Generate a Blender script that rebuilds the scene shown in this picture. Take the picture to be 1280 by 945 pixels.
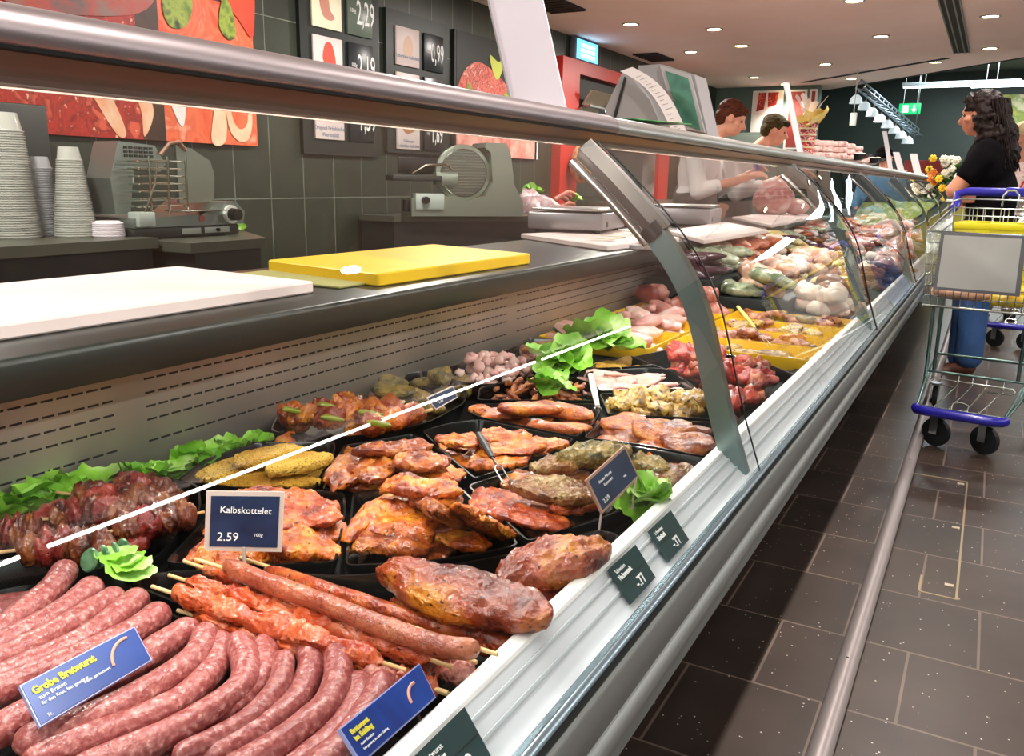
import bpy, bmesh, math, random
from mathutils import Vector, Matrix, noise
import numpy as np
SC=bpy.context.scene; COL=SC.collection
for o in list(bpy.data.objects): bpy.data.objects.remove(o)
# ---------------------------------------------------------------- camera
F_=1061.0; CX_,CY_=640.0,472.5; HC=1.08
YAW,PIT,ROL=[math.radians(v) for v in (28.78,13.2,1.107)]
def _basis():
    cy,sy,cp,sp=math.cos(YAW),math.sin(YAW),math.cos(PIT),math.sin(PIT)
    f=Vector((-sy*cp,cy*cp,-sp)); r=Vector((cy,sy,0)); u=r.cross(f)
    return math.cos(ROL)*r+math.sin(ROL)*u, -math.sin(ROL)*r+math.cos(ROL)*u, f
CR,CU,CF=_basis(); CAM=Vector((0,0,HC))
cd=bpy.data.cameras.new('camera'); co=bpy.data.objects.new('camera',cd); COL.objects.link(co)
cd.sensor_width=36; cd.lens=36*F_/1280; cd.clip_start=.02; cd.clip_end=100
m=Matrix((CR,CU,-CF)).transposed().to_4x4(); m.translation=CAM; co.matrix_world=m
SC.camera=co
def P(px,py,x=None,y=None,z=None):
    """where the sight line through an image point meets a plane of the room"""
    d=(px-CX_)*CR-(py-CY_)*CU+F_*CF
    t=(z-HC)/d.z if z is not None else (x/d.x if x is not None else y/d.y)
    return CAM+d*t
# ---------------------------------------------------------------- world, exposure
w=bpy.data.worlds.new('world'); SC.world=w; w.use_nodes=True
w.node_tree.nodes['Background'].inputs[0].default_value=(.84,.97,.90,1)
w.node_tree.nodes['Background'].inputs[1].default_value=1.6
vs=SC.view_settings; vs.view_transform='Standard'; vs.look='None'; vs.exposure=0.6; vs.gamma=1
try: vs.use_curve_mapping=False
except Exception: pass
SC.display_settings.display_device='sRGB'
def area(name,loc,sx,sy,power,col=(1,1,1),rot=(0,0,0),spread=math.pi):
    l=bpy.data.lights.new(name,'AREA'); l.shape='RECTANGLE'; l.size=sx; l.size_y=sy; l.energy=power; l.color=col; l.spread=spread
    o=bpy.data.objects.new(name,l); COL.objects.link(o); o.location=loc; o.rotation_euler=rot; return o
# the case's own light strips (under the canopy rail) and the lamps of the hall
SEAM=[-1.99,-.286,1.42,3.126,4.832,6.538,8.244,9.95]
for a,b in zip(SEAM[:-1],SEAM[1:]):
    area('case_strip_light',(-.648,(a+b)/2+.045,1.1400),.010,1.49,5.1,(1,.97,.93))
for yy in (-1.5,-.2,1.1,2.4,3.7,5.0,6.3):
    l=bpy.data.lights.new('aisle_spot','SPOT'); l.energy=62; l.spot_size=math.radians(120); l.spot_blend=.5; l.color=(1,.92,.86); l.shadow_soft_size=.035
    o=bpy.data.objects.new('aisle_spot',l); COL.objects.link(o); o.location=(-.03,yy,2.49)
for yy in (-2.0,.85,3.4,5.95,8.5):
    area('hall_light',(2.9,yy,2.43),.065,2.42,17,(1,.97,.94),(0,math.radians(60),0))
for x,y in [(-2.6,1.2),(-2.6,4.2),(-2.6,7.2),(-2.6,10.4)]:
    area('staff_light',(x,y,2.48),.25,.25,50,(1,.93,.86))
area('far_hall_light',(.5,14.5,2.9),3,1.5,160,(.85,.95,1))
# ---------------------------------------------------------------- materials
MATS={}
def hexc(h):
    h=h.lstrip('#'); c=[int(h[i:i+2],16)/255 for i in (0,2,4)]
    return tuple((v/12.92 if v<=.04045 else ((v+.055)/1.055)**2.4) for v in c)
def M(name,col='#808080',rough=.5,metal=0,coat=0,cols=None,scale=8,detail=4,bump=0,bscale=None,emit=0,ecol=None,alpha=1,trans=0,ior=1.45,spec=.5,lo=.35,hi=.65,sss=0,stretch=None,rvar=0,dist=0,bdist=.004,speck=None):
    if name in MATS: return MATS[name]
    mt=bpy.data.materials.new(name); mt.use_nodes=True; nt=mt.node_tree; N=nt.nodes; L=nt.links
    b=N['Principled BSDF']; c=hexc(col)
    b.inputs['Base Color'].default_value=(*c,1); b.inputs['Roughness'].default_value=rough; b.inputs['Metallic'].default_value=metal
    b.inputs['Coat Weight'].default_value=coat; b.inputs['Coat Roughness'].default_value=.12
    b.inputs['Alpha'].default_value=alpha; b.inputs['Transmission Weight'].default_value=trans; b.inputs['IOR'].default_value=ior
    b.inputs['Specular IOR Level'].default_value=spec
    if sss: b.inputs['Subsurface Weight'].default_value=sss; b.inputs['Subsurface Radius'].default_value=(.01,.004,.002)
    if emit: b.inputs['Emission Color'].default_value=(*hexc(ecol or col),1); b.inputs['Emission Strength'].default_value=emit
    if cols or bump:
        tc=N.new('ShaderNodeTexCoord'); src=tc.outputs['Object']
        if stretch:
            mp=N.new('ShaderNodeMapping'); mp.inputs['Scale'].default_value=stretch; L.new(src,mp.inputs[0]); src=mp.outputs[0]
        # every object gets its own patch of the pattern
        oi=N.new('ShaderNodeObjectInfo'); ad=N.new('ShaderNodeVectorMath'); ad.operation='ADD'
        ml=N.new('ShaderNodeMath'); ml.operation='MULTIPLY'; ml.inputs[1].default_value=7.3; L.new(oi.outputs['Random'],ml.inputs[0])
        L.new(src,ad.inputs[0]); L.new(ml.outputs[0],ad.inputs[1]); src=ad.outputs[0]
    if cols:
        nz=N.new('ShaderNodeTexNoise'); nz.inputs['Scale'].default_value=scale; nz.inputs['Detail'].default_value=detail; nz.inputs['Distortion'].default_value=dist
        L.new(src,nz.inputs['Vector']); rp=N.new('ShaderNodeValToRGB'); el=rp.color_ramp.elements
        al=[col]+list(cols); n=len(al)
        for i,h in enumerate(al):
            pos=lo+(hi-lo)*i/(n-1)
            e=el[0] if i==0 else (el[-1] if i==n-1 else el.new(pos)); e.position=pos; e.color=(*hexc(h),1)
        L.new(nz.outputs[0],rp.inputs[0]); cout=rp.outputs[0]
        if speck:
            n3=N.new('ShaderNodeTexNoise'); n3.inputs['Scale'].default_value=speck[1]; n3.inputs['Detail'].default_value=2; L.new(src,n3.inputs['Vector'])
            m3=N.new('ShaderNodeMapRange'); m3.inputs[1].default_value=speck[2]; m3.inputs[2].default_value=speck[2]+.08; L.new(n3.outputs[0],m3.inputs[0])
            mx3=N.new('ShaderNodeMixRGB'); L.new(m3.outputs[0],mx3.inputs[0]); L.new(cout,mx3.inputs[1]); mx3.inputs[2].default_value=(*hexc(speck[0]),1); cout=mx3.outputs[0]
        L.new(cout,b.inputs['Base Color'])
    if bump:
        n2=N.new('ShaderNodeTexNoise'); n2.inputs['Scale'].default_value=bscale or scale*4; n2.inputs['Detail'].default_value=3
        L.new(src,n2.inputs['Vector']); bp=N.new('ShaderNodeBump'); bp.inputs['Strength'].default_value=bump; bp.inputs['Distance'].default_value=bdist
        L.new(n2.outputs[0],bp.inputs['Height']); L.new(bp.outputs[0],b.inputs['Normal']); L.new(bp.outputs[0],b.inputs['Coat Normal'])
        if rvar:
            mr=N.new('ShaderNodeMapRange'); mr.inputs[3].default_value=max(0,rough-rvar); mr.inputs[4].default_value=min(1,rough+rvar); L.new(n2.outputs[0],mr.inputs[0]); L.new(mr.outputs[0],b.inputs['Roughness'])
    MATS[name]=mt; return mt
def glassmat(name,tint=(1,1,1),refl=1.0,rough=0.0):
    """thin sheet of clear material: passes light straight, reflects by Fresnel"""
    if name in MATS: return MATS[name]
    mt=bpy.data.materials.new(name); mt.use_nodes=True; nt=mt.node_tree; N=nt.nodes; L=nt.links
    N.remove(N['Principled BSDF']); out=N['Material Output']
    t=N.new('ShaderNodeBsdfTransparent'); t.inputs[0].default_value=(*tint,1)
    g=N.new('ShaderNodeBsdfGlossy'); g.inputs['Roughness'].default_value=rough
    fr=N.new('ShaderNodeFresnel'); fr.inputs[0].default_value=1.5
    ml=N.new('ShaderNodeMath'); ml.operation='MULTIPLY'; ml.inputs[1].default_value=refl; ml.use_clamp=True
    mx=N.new('ShaderNodeMixShader'); L.new(fr.outputs[0],ml.inputs[0]); L.new(ml.outputs[0],mx.inputs[0]); L.new(t.outputs[0],mx.inputs[1]); L.new(g.outputs[0],mx.inputs[2]); L.new(mx.outputs[0],out.inputs[0])
    MATS[name]=mt; return mt
# ---------------------------------------------------------------- mesh builder
def tag(o,label=None,cat=None,group=None,kind=None):
    if label: o['label']=label
    if cat: o['category']=cat
    if group: o['group']=group
    if kind: o['kind']=kind
    return o
def thing(name,label,cat,loc=(0,0,0),rz=0,group=None):
    o=bpy.data.objects.new(name,None); COL.objects.link(o); o.location=loc; o.rotation_euler=(0,0,rz); o.empty_display_size=.05
    return tag(o,label,cat,group)
WL={}
def perp(d):
    d=Vector(d).normalized(); a=Vector((0,0,1)) if abs(d.z)<.9 else Vector((1,0,0))
    u=d.cross(a).normalized(); return u,d.cross(u).normalized()
class MB:
    def __init__(s): s.v=[]; s.f=[]; s.mi=[]; s.m=0
    def add(s,vs,fs):
        n=len(s.v); s.v+= [tuple(v) for v in vs]; s.f+=[tuple(i+n for i in f) for f in fs]; s.mi+=[s.m]*len(fs); return s
    def box(s,x0,x1,y0,y1,z0,z1):
        return s.add([(x,y,z) for z in (z0,z1) for y in (y0,y1) for x in (x0,x1)],[(0,2,3,1),(4,5,7,6),(0,1,5,4),(2,6,7,3),(0,4,6,2),(1,3,7,5)])
    def bbox(s,x0,x1,y0,y1,z0,z1,b=.004,seg=2):
        bm=bmesh.new(); bmesh.ops.create_cube(bm,size=1)
        for v in bm.verts: v.co=Vector(((x0+x1)/2+v.co.x*(x1-x0),(y0+y1)/2+v.co.y*(y1-y0),(z0+z1)/2+v.co.z*(z1-z0)))
        bmesh.ops.bevel(bm,geom=bm.edges[:],offset=min(b,.45*min(x1-x0,y1-y0,z1-z0)),segments=seg,affect='EDGES',profile=.5)
        return s.bm(bm)
    def bm(s,bm,M_=None):
        bm.verts.index_update(); vs=[(M_@v.co if M_ else v.co.copy()) for v in bm.verts]; fs=[[v.index for v in f.verts] for f in bm.faces]; bm.free(); return s.add(vs,fs)
    def xf(s,M_,start=0):
        s.v[start:]=[tuple(M_@Vector(v)) for v in s.v[start:]]; return s
    def prism(s,prof,y0,y1,closed=True):
        """profile of (x,z) points swept along Y"""
        n=len(prof); vs=[(x,y0,z) for x,z in prof]+[(x,y1,z) for x,z in prof]
        fs=[(i,(i+1)%n,n+(i+1)%n,n+i) for i in range(n if closed else n-1)]
        if closed: fs+=[tuple(range(n))[::-1],tuple(range(n,2*n))]
        return s.add(vs,fs)
    def ext(s,poly,z0,z1):
        n=len(poly); vs=[(x,y,z0) for x,y in poly]+[(x,y,z1) for x,y in poly]
        return s.add(vs,[(i,(i+1)%n,n+(i+1)%n,n+i) for i in range(n)]+[tuple(range(n))[::-1],tuple(range(n,2*n))])
    def quad(s,a,b,c,d): return s.add([a,b,c,d],[(0,1,2,3)])
    def slab(s,a,b,c,d,t):
        """four corners and a thickness pushed behind them"""
        a,b,c,d=map(Vector,(a,b,c,d)); n=(b-a).cross(d-a).normalized()*t
        return s.add([a,b,c,d,a-n,b-n,c-n,d-n],[(0,1,2,3),(7,6,5,4),(0,4,5,1),(1,5,6,2),(2,6,7,3),(3,7,4,0)])
    def tube(s,pts,r,n=8,cap=True,closed=False,sq=1):
        pts=[Vector(p) for p in pts]; k=len(pts); rs=r if isinstance(r,(list,tuple)) else [r]*k
        vs=[];fs=[];u=None
        for i,p in enumerate(pts):
            if closed: d=(pts[(i+1)%k]-pts[i-1])
            else: d=(pts[min(i+1,k-1)]-pts[max(i-1,0)])
            d=d.normalized() if d.length>1e-9 else Vector((0,0,1))
            if u is None: u,_=perp(d)
            u=(u-d*u.dot(d)); u=u.normalized() if u.length>1e-6 else perp(d)[0]; w_=d.cross(u)
            for j in range(n):
                a=2*math.pi*j/n; vs.append(p+(u*math.cos(a)+w_*math.sin(a)*sq)*rs[i])
        for i in range(k if closed else k-1):
            i2=(i+1)%k
            for j in range(n): fs.append((i*n+j,i*n+(j+1)%n,i2*n+(j+1)%n,i2*n+j))
        if cap and not closed: fs+=[tuple(range(n))[::-1],tuple(range((k-1)*n,k*n))]
        return s.add(vs,fs)
    def cyl(s,a,b,r,r2=None,n=16): return s.tube([a,b],[r,r if r2 is None else r2],n)
    def lathe(s,prof,c=(0,0,0),n=24,axis='z'):
        vs=[];k=len(prof)
        for r,z in prof:
            for j in range(n):
                a=2*math.pi*j/n; x,y=r*math.cos(a),r*math.sin(a)
                vs.append((c[0]+x,c[1]+y,c[2]+z) if axis=='z' else ((c[0]+z,c[1]+x,c[2]+y) if axis=='x' else (c[0]+x,c[1]+z,c[2]+y)))
        fs=[(i*n+j,i*n+(j+1)%n,(i+1)*n+(j+1)%n,(i+1)*n+j) for i in range(k-1) for j in range(n)]
        if prof[0][0]>1e-6: fs.append(tuple(range(n))[::-1])
        if prof[-1][0]>1e-6: fs.append(tuple(range((k-1)*n,k*n)))
        return s.add(vs,fs)
    def ell(s,c,r,rot=None,lv=2,fn=None):
        bm=bmesh.new(); bmesh.ops.create_icosphere(bm,subdivisions=lv,radius=1)
        R_=rot if rot is not None else Matrix.Identity(3)
        for v in bm.verts:
            q=v.co.copy()
            if fn: q=fn(q)
            v.co=Vector(c)+R_@Vector((q.x*r[0],q.y*r[1],q.z*r[2]))
        return s.bm(bm)
    def build(s,name,mat,parent=None,org=None,smooth=35,kind=None,mods=None):
        o_=Vector(org) if org is not None else (WL.get(parent.name,parent.location.copy()) if parent else Vector((0,0,0)))
        me=bpy.data.meshes.new(name); me.from_pydata([tuple(Vector(v)-o_) for v in s.v],[],s.f); me.update()
        for mt in (mat if isinstance(mat,(list,tuple)) else [mat]): me.materials.append(mt)
        if isinstance(mat,(list,tuple)): me.polygons.foreach_set('material_index',s.mi)
        bm=bmesh.new(); bm.from_mesh(me); bmesh.ops.recalc_face_normals(bm,faces=bm.faces); bm.to_mesh(me); bm.free()
        if smooth:
            me.polygons.foreach_set('use_smooth',[True]*len(me.polygons))
            me.set_sharp_from_angle(angle=math.radians(smooth))
        o=bpy.data.objects.new(name,me); COL.objects.link(o)
        if parent: o.parent=parent; WL[o.name]=o_
        else: o.location=o_
        if kind: o['kind']=kind
        return o
def struct(name,mb,mat,parent=None,smooth=35): return mb.build(name,mat,parent,smooth=smooth,kind='structure')
def catmull(pts,n=6,closed=False):
    pts=[Vector(p) for p in pts]; out=[]; k=len(pts)
    for i in range(k if closed else k-1):
        p0=pts[i-1] if (i>0 or closed) else pts[0]; p1=pts[i]; p2=pts[(i+1)%k]; p3=pts[(i+2)%k] if (closed or i+2<k) else pts[-1]
        for j in range(n):
            t=j/n; out.append(.5*((2*p1)+(p2-p0)*t+(2*p0-5*p1+4*p2-p3)*t*t+(3*p1-p0-3*p2+p3)*t**3))
    if not closed: out.append(pts[-1])
    return out
def textmesh(name,body,size,mat,mtx,parent=None,depth=.0006,align='LEFT',sx=1,bold=0):
    """lettering as a thin raised mesh; mtx maps text plane (x right, y up) to the world"""
    c=bpy.data.curves.new(name,'FONT'); c.body=body; c.size=size; c.extrude=depth/2; c.align_x=align; c.resolution_u=2; c.offset=bold
    t=bpy.data.objects.new(name+'_tmp',c); COL.objects.link(t); dg=bpy.context.evaluated_depsgraph_get(); dg.update()
    me=bpy.data.meshes.new_from_object(t.evaluated_get(dg)); bpy.data.objects.remove(t); bpy.data.curves.remove(c)
    me.name=name; me.materials.clear(); me.materials.append(mat)
    o_=WL.get(parent.name,parent.location) if parent else Vector((0,0,0))
    for v in me.vertices: v.co=mtx@Vector((v.co.x*sx,v.co.y,v.co.z))-o_
    o=bpy.data.objects.new(name,me); COL.objects.link(o)
    if parent: o.parent=parent; WL[o.name]=Vector(o_)
    return o
def frame(o,ux,uy):
    """matrix for a text plane at o with x axis ux and y axis uy"""
    ux=Vector(ux).normalized(); uy=Vector(uy); uy=(uy-ux*uy.dot(ux)).normalized(); n=ux.cross(uy)
    m=Matrix((ux,uy,n)).transposed().to_4x4(); m.translation=Vector(o); return m
def copy_tree(o,parent=None):
    c=o.copy(); COL.objects.link(c)
    if parent: c.parent=parent
    for ch in list(o.children): copy_tree(ch,c)
    return c
def pnoise(p,s=1,o=0): return noise.noise(Vector((p[0]*s+o,p[1]*s+o*1.7,p[2]*s-o)))
RND=random.Random(7)
# ================================================================ the room
CZ=2.52
def tilemat(name,c1,c2,grout,bw,bh,mort,off,rough,axes,speck=None,origin=(0,0),bumpy=.2):
    mt=bpy.data.materials.new(name); mt.use_nodes=True; nt=mt.node_tree; N=nt.nodes; L=nt.links; b=N['Principled BSDF']
    tc=N.new('ShaderNodeTexCoord'); sp=N.new('ShaderNodeSeparateXYZ'); L.new(tc.outputs['Object'],sp.inputs[0])
    cb=N.new('ShaderNodeCombineXYZ'); L.new(sp.outputs[axes[0]],cb.inputs[0]); L.new(sp.outputs[axes[1]],cb.inputs[1])
    mp=N.new('ShaderNodeMapping'); mp.inputs['Location'].default_value=(-origin[0],-origin[1],0); L.new(cb.outputs[0],mp.inputs[0])
    br=N.new('ShaderNodeTexBrick'); br.offset=off; br.inputs['Scale'].default_value=1; br.inputs['Brick Width'].default_value=bw; br.inputs['Row Height'].default_value=bh
    br.inputs['Mortar Size'].default_value=mort; br.inputs['Mortar Smooth'].default_value=.1; br.inputs['Bias'].default_value=0
    br.inputs['Color1'].default_value=(*hexc(c1),1); br.inputs['Color2'].default_value=(*hexc(c2),1); br.inputs['Mortar'].default_value=(*hexc(grout),1)
    L.new(mp.outputs[0],br.inputs['Vector']); colr=br.outputs['Color']
    nz=N.new('ShaderNodeTexNoise'); nz.inputs['Scale'].default_value=5; L.new(tc.outputs['Object'],nz.inputs[0])
    mx=N.new('ShaderNodeMixRGB'); mx.blend_type='OVERLAY'; mx.inputs[0].default_value=.5; L.new(colr,mx.inputs[1]); L.new(nz.outputs[0],mx.inputs[2]); colr=mx.outputs[0]
    if speck:
        for sc_,th,cc in ((95,.19,speck),(150,.15,'#1c1a18')):
            vo=N.new('ShaderNodeTexVoronoi'); vo.inputs['Scale'].default_value=sc_; L.new(tc.outputs['Object'],vo.inputs['Vector'])
            n2=N.new('ShaderNodeTexWhiteNoise'); L.new(vo.outputs['Position'],n2.inputs['Vector'])
            g1=N.new('ShaderNodeMath'); g1.operation='LESS_THAN'; g1.inputs[1].default_value=th; L.new(vo.outputs['Distance'],g1.inputs[0])
            g2=N.new('ShaderNodeMath'); g2.operation='LESS_THAN'; g2.inputs[1].default_value=.075; L.new(n2.outputs['Value'],g2.inputs[0])
            g3=N.new('ShaderNodeMath'); g3.operation='MULTIPLY'; L.new(g1.outputs[0],g3.inputs[0]); L.new(g2.outputs[0],g3.inputs[1])
            m2=N.new('ShaderNodeMixRGB'); L.new(g3.outputs[0],m2.inputs[0]); L.new(colr,m2.inputs[1]); m2.inputs[2].default_value=(*hexc(cc),1); colr=m2.outputs[0]
    L.new(colr,b.inputs['Base Color']); b.inputs['Roughness'].default_value=rough
    bp=N.new('ShaderNodeBump'); bp.invert=True; bp.inputs['Strength'].default_value=bumpy; bp.inputs['Distance'].default_value=.003; L.new(br.outputs['Fac'],bp.inputs['Height']); L.new(bp.outputs[0],b.inputs['Normal'])
    return mt
floor_m=tilemat('floor_tiles','#42362f','#392f29','#75655a',.292,.3175,.0032,.5,.36,(0,1),speck='#d8d0c4',origin=(-.039,1.425))
wall_m=tilemat('wall_tiles','#2d3327','#282e23','#747a6c',.30,.543,.003,0,.42,(1,2),origin=(4.07-.0,.93))
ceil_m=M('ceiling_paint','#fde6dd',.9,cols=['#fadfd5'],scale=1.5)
dark_wall=M('dark_green_wall','#39463f',.55,cols=['#313c37'],scale=2)
struct('floor',MB().box(-4.2,4.5,-3,20,-.05,0),floor_m)
struct('wall_left',MB().box(-4.2,-4.0,-3,14.0,0,CZ),wall_m)
# low ceiling with its slanting far edge
cb=MB(); poly=[(-4.2,-3),(4.5,-3),(4.5,7.2),(.1,11.66),(-2.4,14.48),(-4.2,14.2)]
cb.ext(poly,CZ,CZ+.12); struct('ceiling',cb,ceil_m)
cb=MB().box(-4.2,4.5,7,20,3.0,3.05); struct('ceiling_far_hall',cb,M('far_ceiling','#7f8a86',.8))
struct('trim_ceiling_edge',MB().slab((.1,11.66,CZ-.01),(-2.4,14.48,CZ-.01),(-2.4,14.48,CZ+.5),(.1,11.66,CZ+.5),.03).slab((4.5,7.2,CZ-.01),(.1,11.66,CZ-.01),(.1,11.66,CZ+.5),(4.5,7.2,CZ+.5),.03),M('ceiling_edge_dark','#2c302e',.6))
struct('wall_back',MB().box(-4.2,-2.45,13.75,13.95,0,CZ),M('pale_green_wall','#5d6d64',.6,cols=['#526159'],scale=1))
struct('wall_far',MB().box(-3.2,4.5,17,17.2,0,3.0),dark_wall)
struct('wall_far_left',MB().box(-3.2,-3.0,13.95,17,0,3.0),dark_wall)
struct('wall_rear',MB().box(-4.2,4.6,-3.1,-3,0,1.75),M('rear_wall','#8a857c',.8))
struct('wall_right',MB().box(4.5,4.6,-3,20,0,3.0),M('right_wall','#8f8b82',.8))
# ceiling air slots
dk=M('slot_dark','#161616',.7)
sl=thing('air_slot','long black air slot diffuser with two ribs in the ceiling','ceiling vent',(-.5,9.4,CZ))
MB().box(-.58,-.42,7.0,10.95,CZ-.012,CZ-.002).build('slot_panel',dk,sl)
b_=MB(); [b_.box(x-.006,x+.006,7.0,10.95,CZ-.018,CZ-.010) for x in (-.575,-.53,-.47,-.425)]; b_.build('rib',M('slot_metal','#8d8a86',.4,1),sl)
sl=thing('air_slot','thin slanting black slot line in the ceiling near its far edge','ceiling vent',(-1.65,12.3,CZ))
MB().slab((-2.64,13.29,CZ-.004),(-.68,11.36,CZ-.004),(-.64,11.42,CZ-.004),(-2.6,13.35,CZ-.004),.004).build('slot_panel',dk,sl)
for i,(x,y,sx,lb) in enumerate([(-3.45,6.85,.34,'black square ceiling vent above the big leaning white panel'),(-3.72,10.1,.3,'black ceiling vent by the wall above the scale screen')]):
    v=thing('ceiling_vent',lb,'ceiling vent',(x,y,CZ))
    MB().box(x-sx/2,x+sx/2,y-sx/2-.15,y+sx/2+.15,CZ-.012,CZ-.002).build('vent_panel',dk,v)
    b_=MB(); [b_.box(x-sx/2,x+sx/2,y-.3+k*.1,y-.29+k*.1,CZ-.02,CZ-.01) for k in range(7)]; b_.build('louvre',M('vent_louvre','#3b3a38',.5),v)
# recessed downlights
dl_pos=[(-3.19,7.99),(-2.55,8.54),(-3.2,9.88),(-2.57,9.65),(-2.0,11.45),(-3.12,12.5),(-1.17,9.55),(-1.17,7.68),(-.22,8.81),(-.23,10.76),(-.8,11.7),(-1.92,13.07),(-2.9,13.5)]
dl_lab=['downlight over the staff counter nearest the leaning white panel','downlight at upper centre over the staff area','elongated downlight above the scale screen','downlight above the bent shop assistant','downlight in the middle of the ceiling above the case','downlight near the back wall corner','bright downlight above the far end of the case','downlight cut by the top edge of the picture','downlight at top right beside the black air slot','downlight over the woman, right of the air slot','downlight close to the slanting ceiling edge','downlight just over the hanging lamp truss','small downlight close to the back wall posters']
pr0=None
for (x,y),lb in zip(dl_pos,dl_lab):
    if pr0 is None:
        pr0=thing('downlight','round recessed '+lb,'ceiling light',(x,y,CZ))
        MB().lathe([(.085,0),(.085,-.008),(.068,-.010),(.064,0)],(x,y,CZ),24).build('trim_ring',M('dl_ring','#b0aaa4',.4,.6),pr0)
        MB().lathe([(.0,-.003),(.066,-.003)],(x,y,CZ),24).build('lamp_glass',M('dl_glow','#fff4d8',emit=14,ecol='#ffe9bd'),pr0)
    else:
        c=copy_tree(pr0); c.location=(x,y,CZ); c['label']='round recessed '+lb
for i,(x,y) in enumerate(dl_pos):
    l=bpy.data.lights.new('downlight_beam','SPOT'); l.energy=70; l.spot_size=math.radians(110); l.spot_blend=.6; l.color=(1,.93,.84); l.shadow_soft_size=.06
    o=bpy.data.objects.new('downlight_beam',l); COL.objects.link(o); o.location=(x,y,CZ-.03)

# ================================================================ refrigerated serving counter
Y0,Y1=SEAM[0],SEAM[-1]
alu=M('brushed_alu','#b9b2b0',.3,1,bump=.03,bscale=40,stretch=(1,.02,1))
alu_dark=M('dark_alu','#77787a',.33,1)
rail_m=M('rail_satin','#9a9193',.42,.8)
steel=M('steel','#a9a9a6',.28,1)
black=M('black_plastic','#0b0c0c',.35)
blackm=M('black_matt','#101211',.7)
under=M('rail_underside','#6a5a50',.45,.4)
white_pl=M('white_plastic','#e9ebee',.35)
case=thing('serving_counter','long refrigerated meat serving counter with curved front glass and steel bumper','display counter',(-.8,4.0,0))
WL[case.name]=Vector((-.8,4.0,0))
# bumper rail
bp=[(-.30,.452),(-.287,.454),(-.2815,.468),(-.286,.476),(-.2865,.483),(-.279,.490),(-.274,.502),(-.277,.514),(-.285,.520),(-.2815,.526),(-.280,.575),(-.282,.578),(-.30,.577),(-.30,.56)]
MB().prism(bp,Y0,Y1).build('bumper',M('bumper_alu','#8b8f8d',.45,.7),case,smooth=50)
MB().prism([(-.312,.46),(-.312,.585),(-.42,.585),(-.42,.46)],Y0,Y1).build('bumper_backing',blackm,case)
rp=[(-.33,.588),(-.297,.588),(-.287,.591),(-.2845,.595),(-.287,.599),(-.292,.6015),(-.30,.6025),(-.33,.600)]
MB().prism(rp,Y0,Y1).build('glass_base_profile',M('base_profile','#7c8d96',.25,.75),case,smooth=60)
MB().prism([(-.298,.6025),(-.306,.604),(-.31,.6065),(-.345,.634),(-.347,.6365),(-.359,.638),(-.363,.636),(-.363,.590),(-.30,.590)],Y0,Y1).build('price_rail',M('white_enamel','#d9dde2',.3),case,smooth=30)
MB().prism([(-.3440,.6345),(-.3465,.6375),(-.359,.6392),(-.3635,.637),(-.360,.633)],Y0,Y1).build('front_ledge_trim',M('trim_white','#f6f5f2',.3),case)
MB().prism([(-.318,.6145),(-.3185,.6155),(-.3205,.6172),(-.3215,.6170)],Y0,Y1).prism([(-.332,.6255),(-.3325,.6265),(-.3345,.628),(-.3355,.628)],Y0,Y1).build('price_rail_groove',M('rail_groove','#c9d0d4',.4),case)
# body below
MB().prism([(-.50,.10),(-.50,.46),(-.40,.46),(-.40,.56),(-1.20,.56),(-1.20,.10)],Y0,Y1).build('lower_body',M('body_dark','#22272a',.5),case)
MB().prism([(-.56,0),(-.56,.10),(-1.15,.10),(-1.15,0)],Y0,Y1).build('plinth',blackm,case)
MB().prism([(-.362,.56),(-.362,.572),(-1.19,.572),(-1.19,.56)],Y0,Y1).build('display_deck',M('deck','#0d0f10',.6),case)
# perforated air panel
def perfmat():
    mt=bpy.data.materials.new('perforated_steel'); mt.use_nodes=True; nt=mt.node_tree; N=nt.nodes; L=nt.links; b=N['Principled BSDF']
    def mth(op,a,b_=None,c=None):
        n=N.new('ShaderNodeMath'); n.operation=op
        for i,v in enumerate((a,b_,c)):
            if v is None: continue
            if isinstance(v,(int,float)): n.inputs[i].default_value=v
            else: L.new(v,n.inputs[i])
        return n.outputs[0]
    tc=N.new('ShaderNodeTexCoord'); sp=N.new('ShaderNodeSeparateXYZ'); L.new(tc.outputs['Object'],sp.inputs[0])
    y=mth('ADD',sp.outputs[1],4.0); z=sp.outputs[2]
    mod=mth('FRACT',mth('DIVIDE',mth('ADD',y,-.902+1.287*4),1.287)); mm=mth('LESS_THAN',mod,.9575)
    pitch=1.232/50
    ds=mth('LESS_THAN',mth('FRACT',mth('DIVIDE',mth('MULTIPLY',mod,1.287),pitch)),.78)
    rows=None
    for zi in (.746,.722,.699,.676,.639):
        r_=mth('LESS_THAN',mth('ABSOLUTE',mth('SUBTRACT',z,zi)),.0017); rows=r_ if rows is None else mth('ADD',rows,r_)
    mk=mth('MULTIPLY',mth('MULTIPLY',mm,ds),rows)
    nz=N.new('ShaderNodeTexNoise'); nz.inputs['Scale'].default_value=3; L.new(tc.outputs['Object'],nz.inputs[0])
    rp=N.new('ShaderNodeValToRGB'); rp.color_ramp.elements[0].position=.35; rp.color_ramp.elements[0].color=(*hexc('#a39f94'),1); rp.color_ramp.elements[1].position=.65; rp.color_ramp.elements[1].color=(*hexc('#bdb3a8'),1); L.new(nz.outputs[0],rp.inputs[0])
    mx=N.new('ShaderNodeMixRGB'); L.new(mk,mx.inputs[0]); L.new(rp.outputs[0],mx.inputs[1]); mx.inputs[2].default_value=(.004,.005,.005,1)
    L.new(mx.outputs[0],b.inputs['Base Color']); L.new(mth('MULTIPLY',mth('SUBTRACT',1,mk),.85),b.inputs['Metallic']); b.inputs['Roughness'].default_value=.42
    L.new(mth('ADD',mth('MULTIPLY',mk,.5),.42),b.inputs['Roughness'])
    return mt
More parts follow.
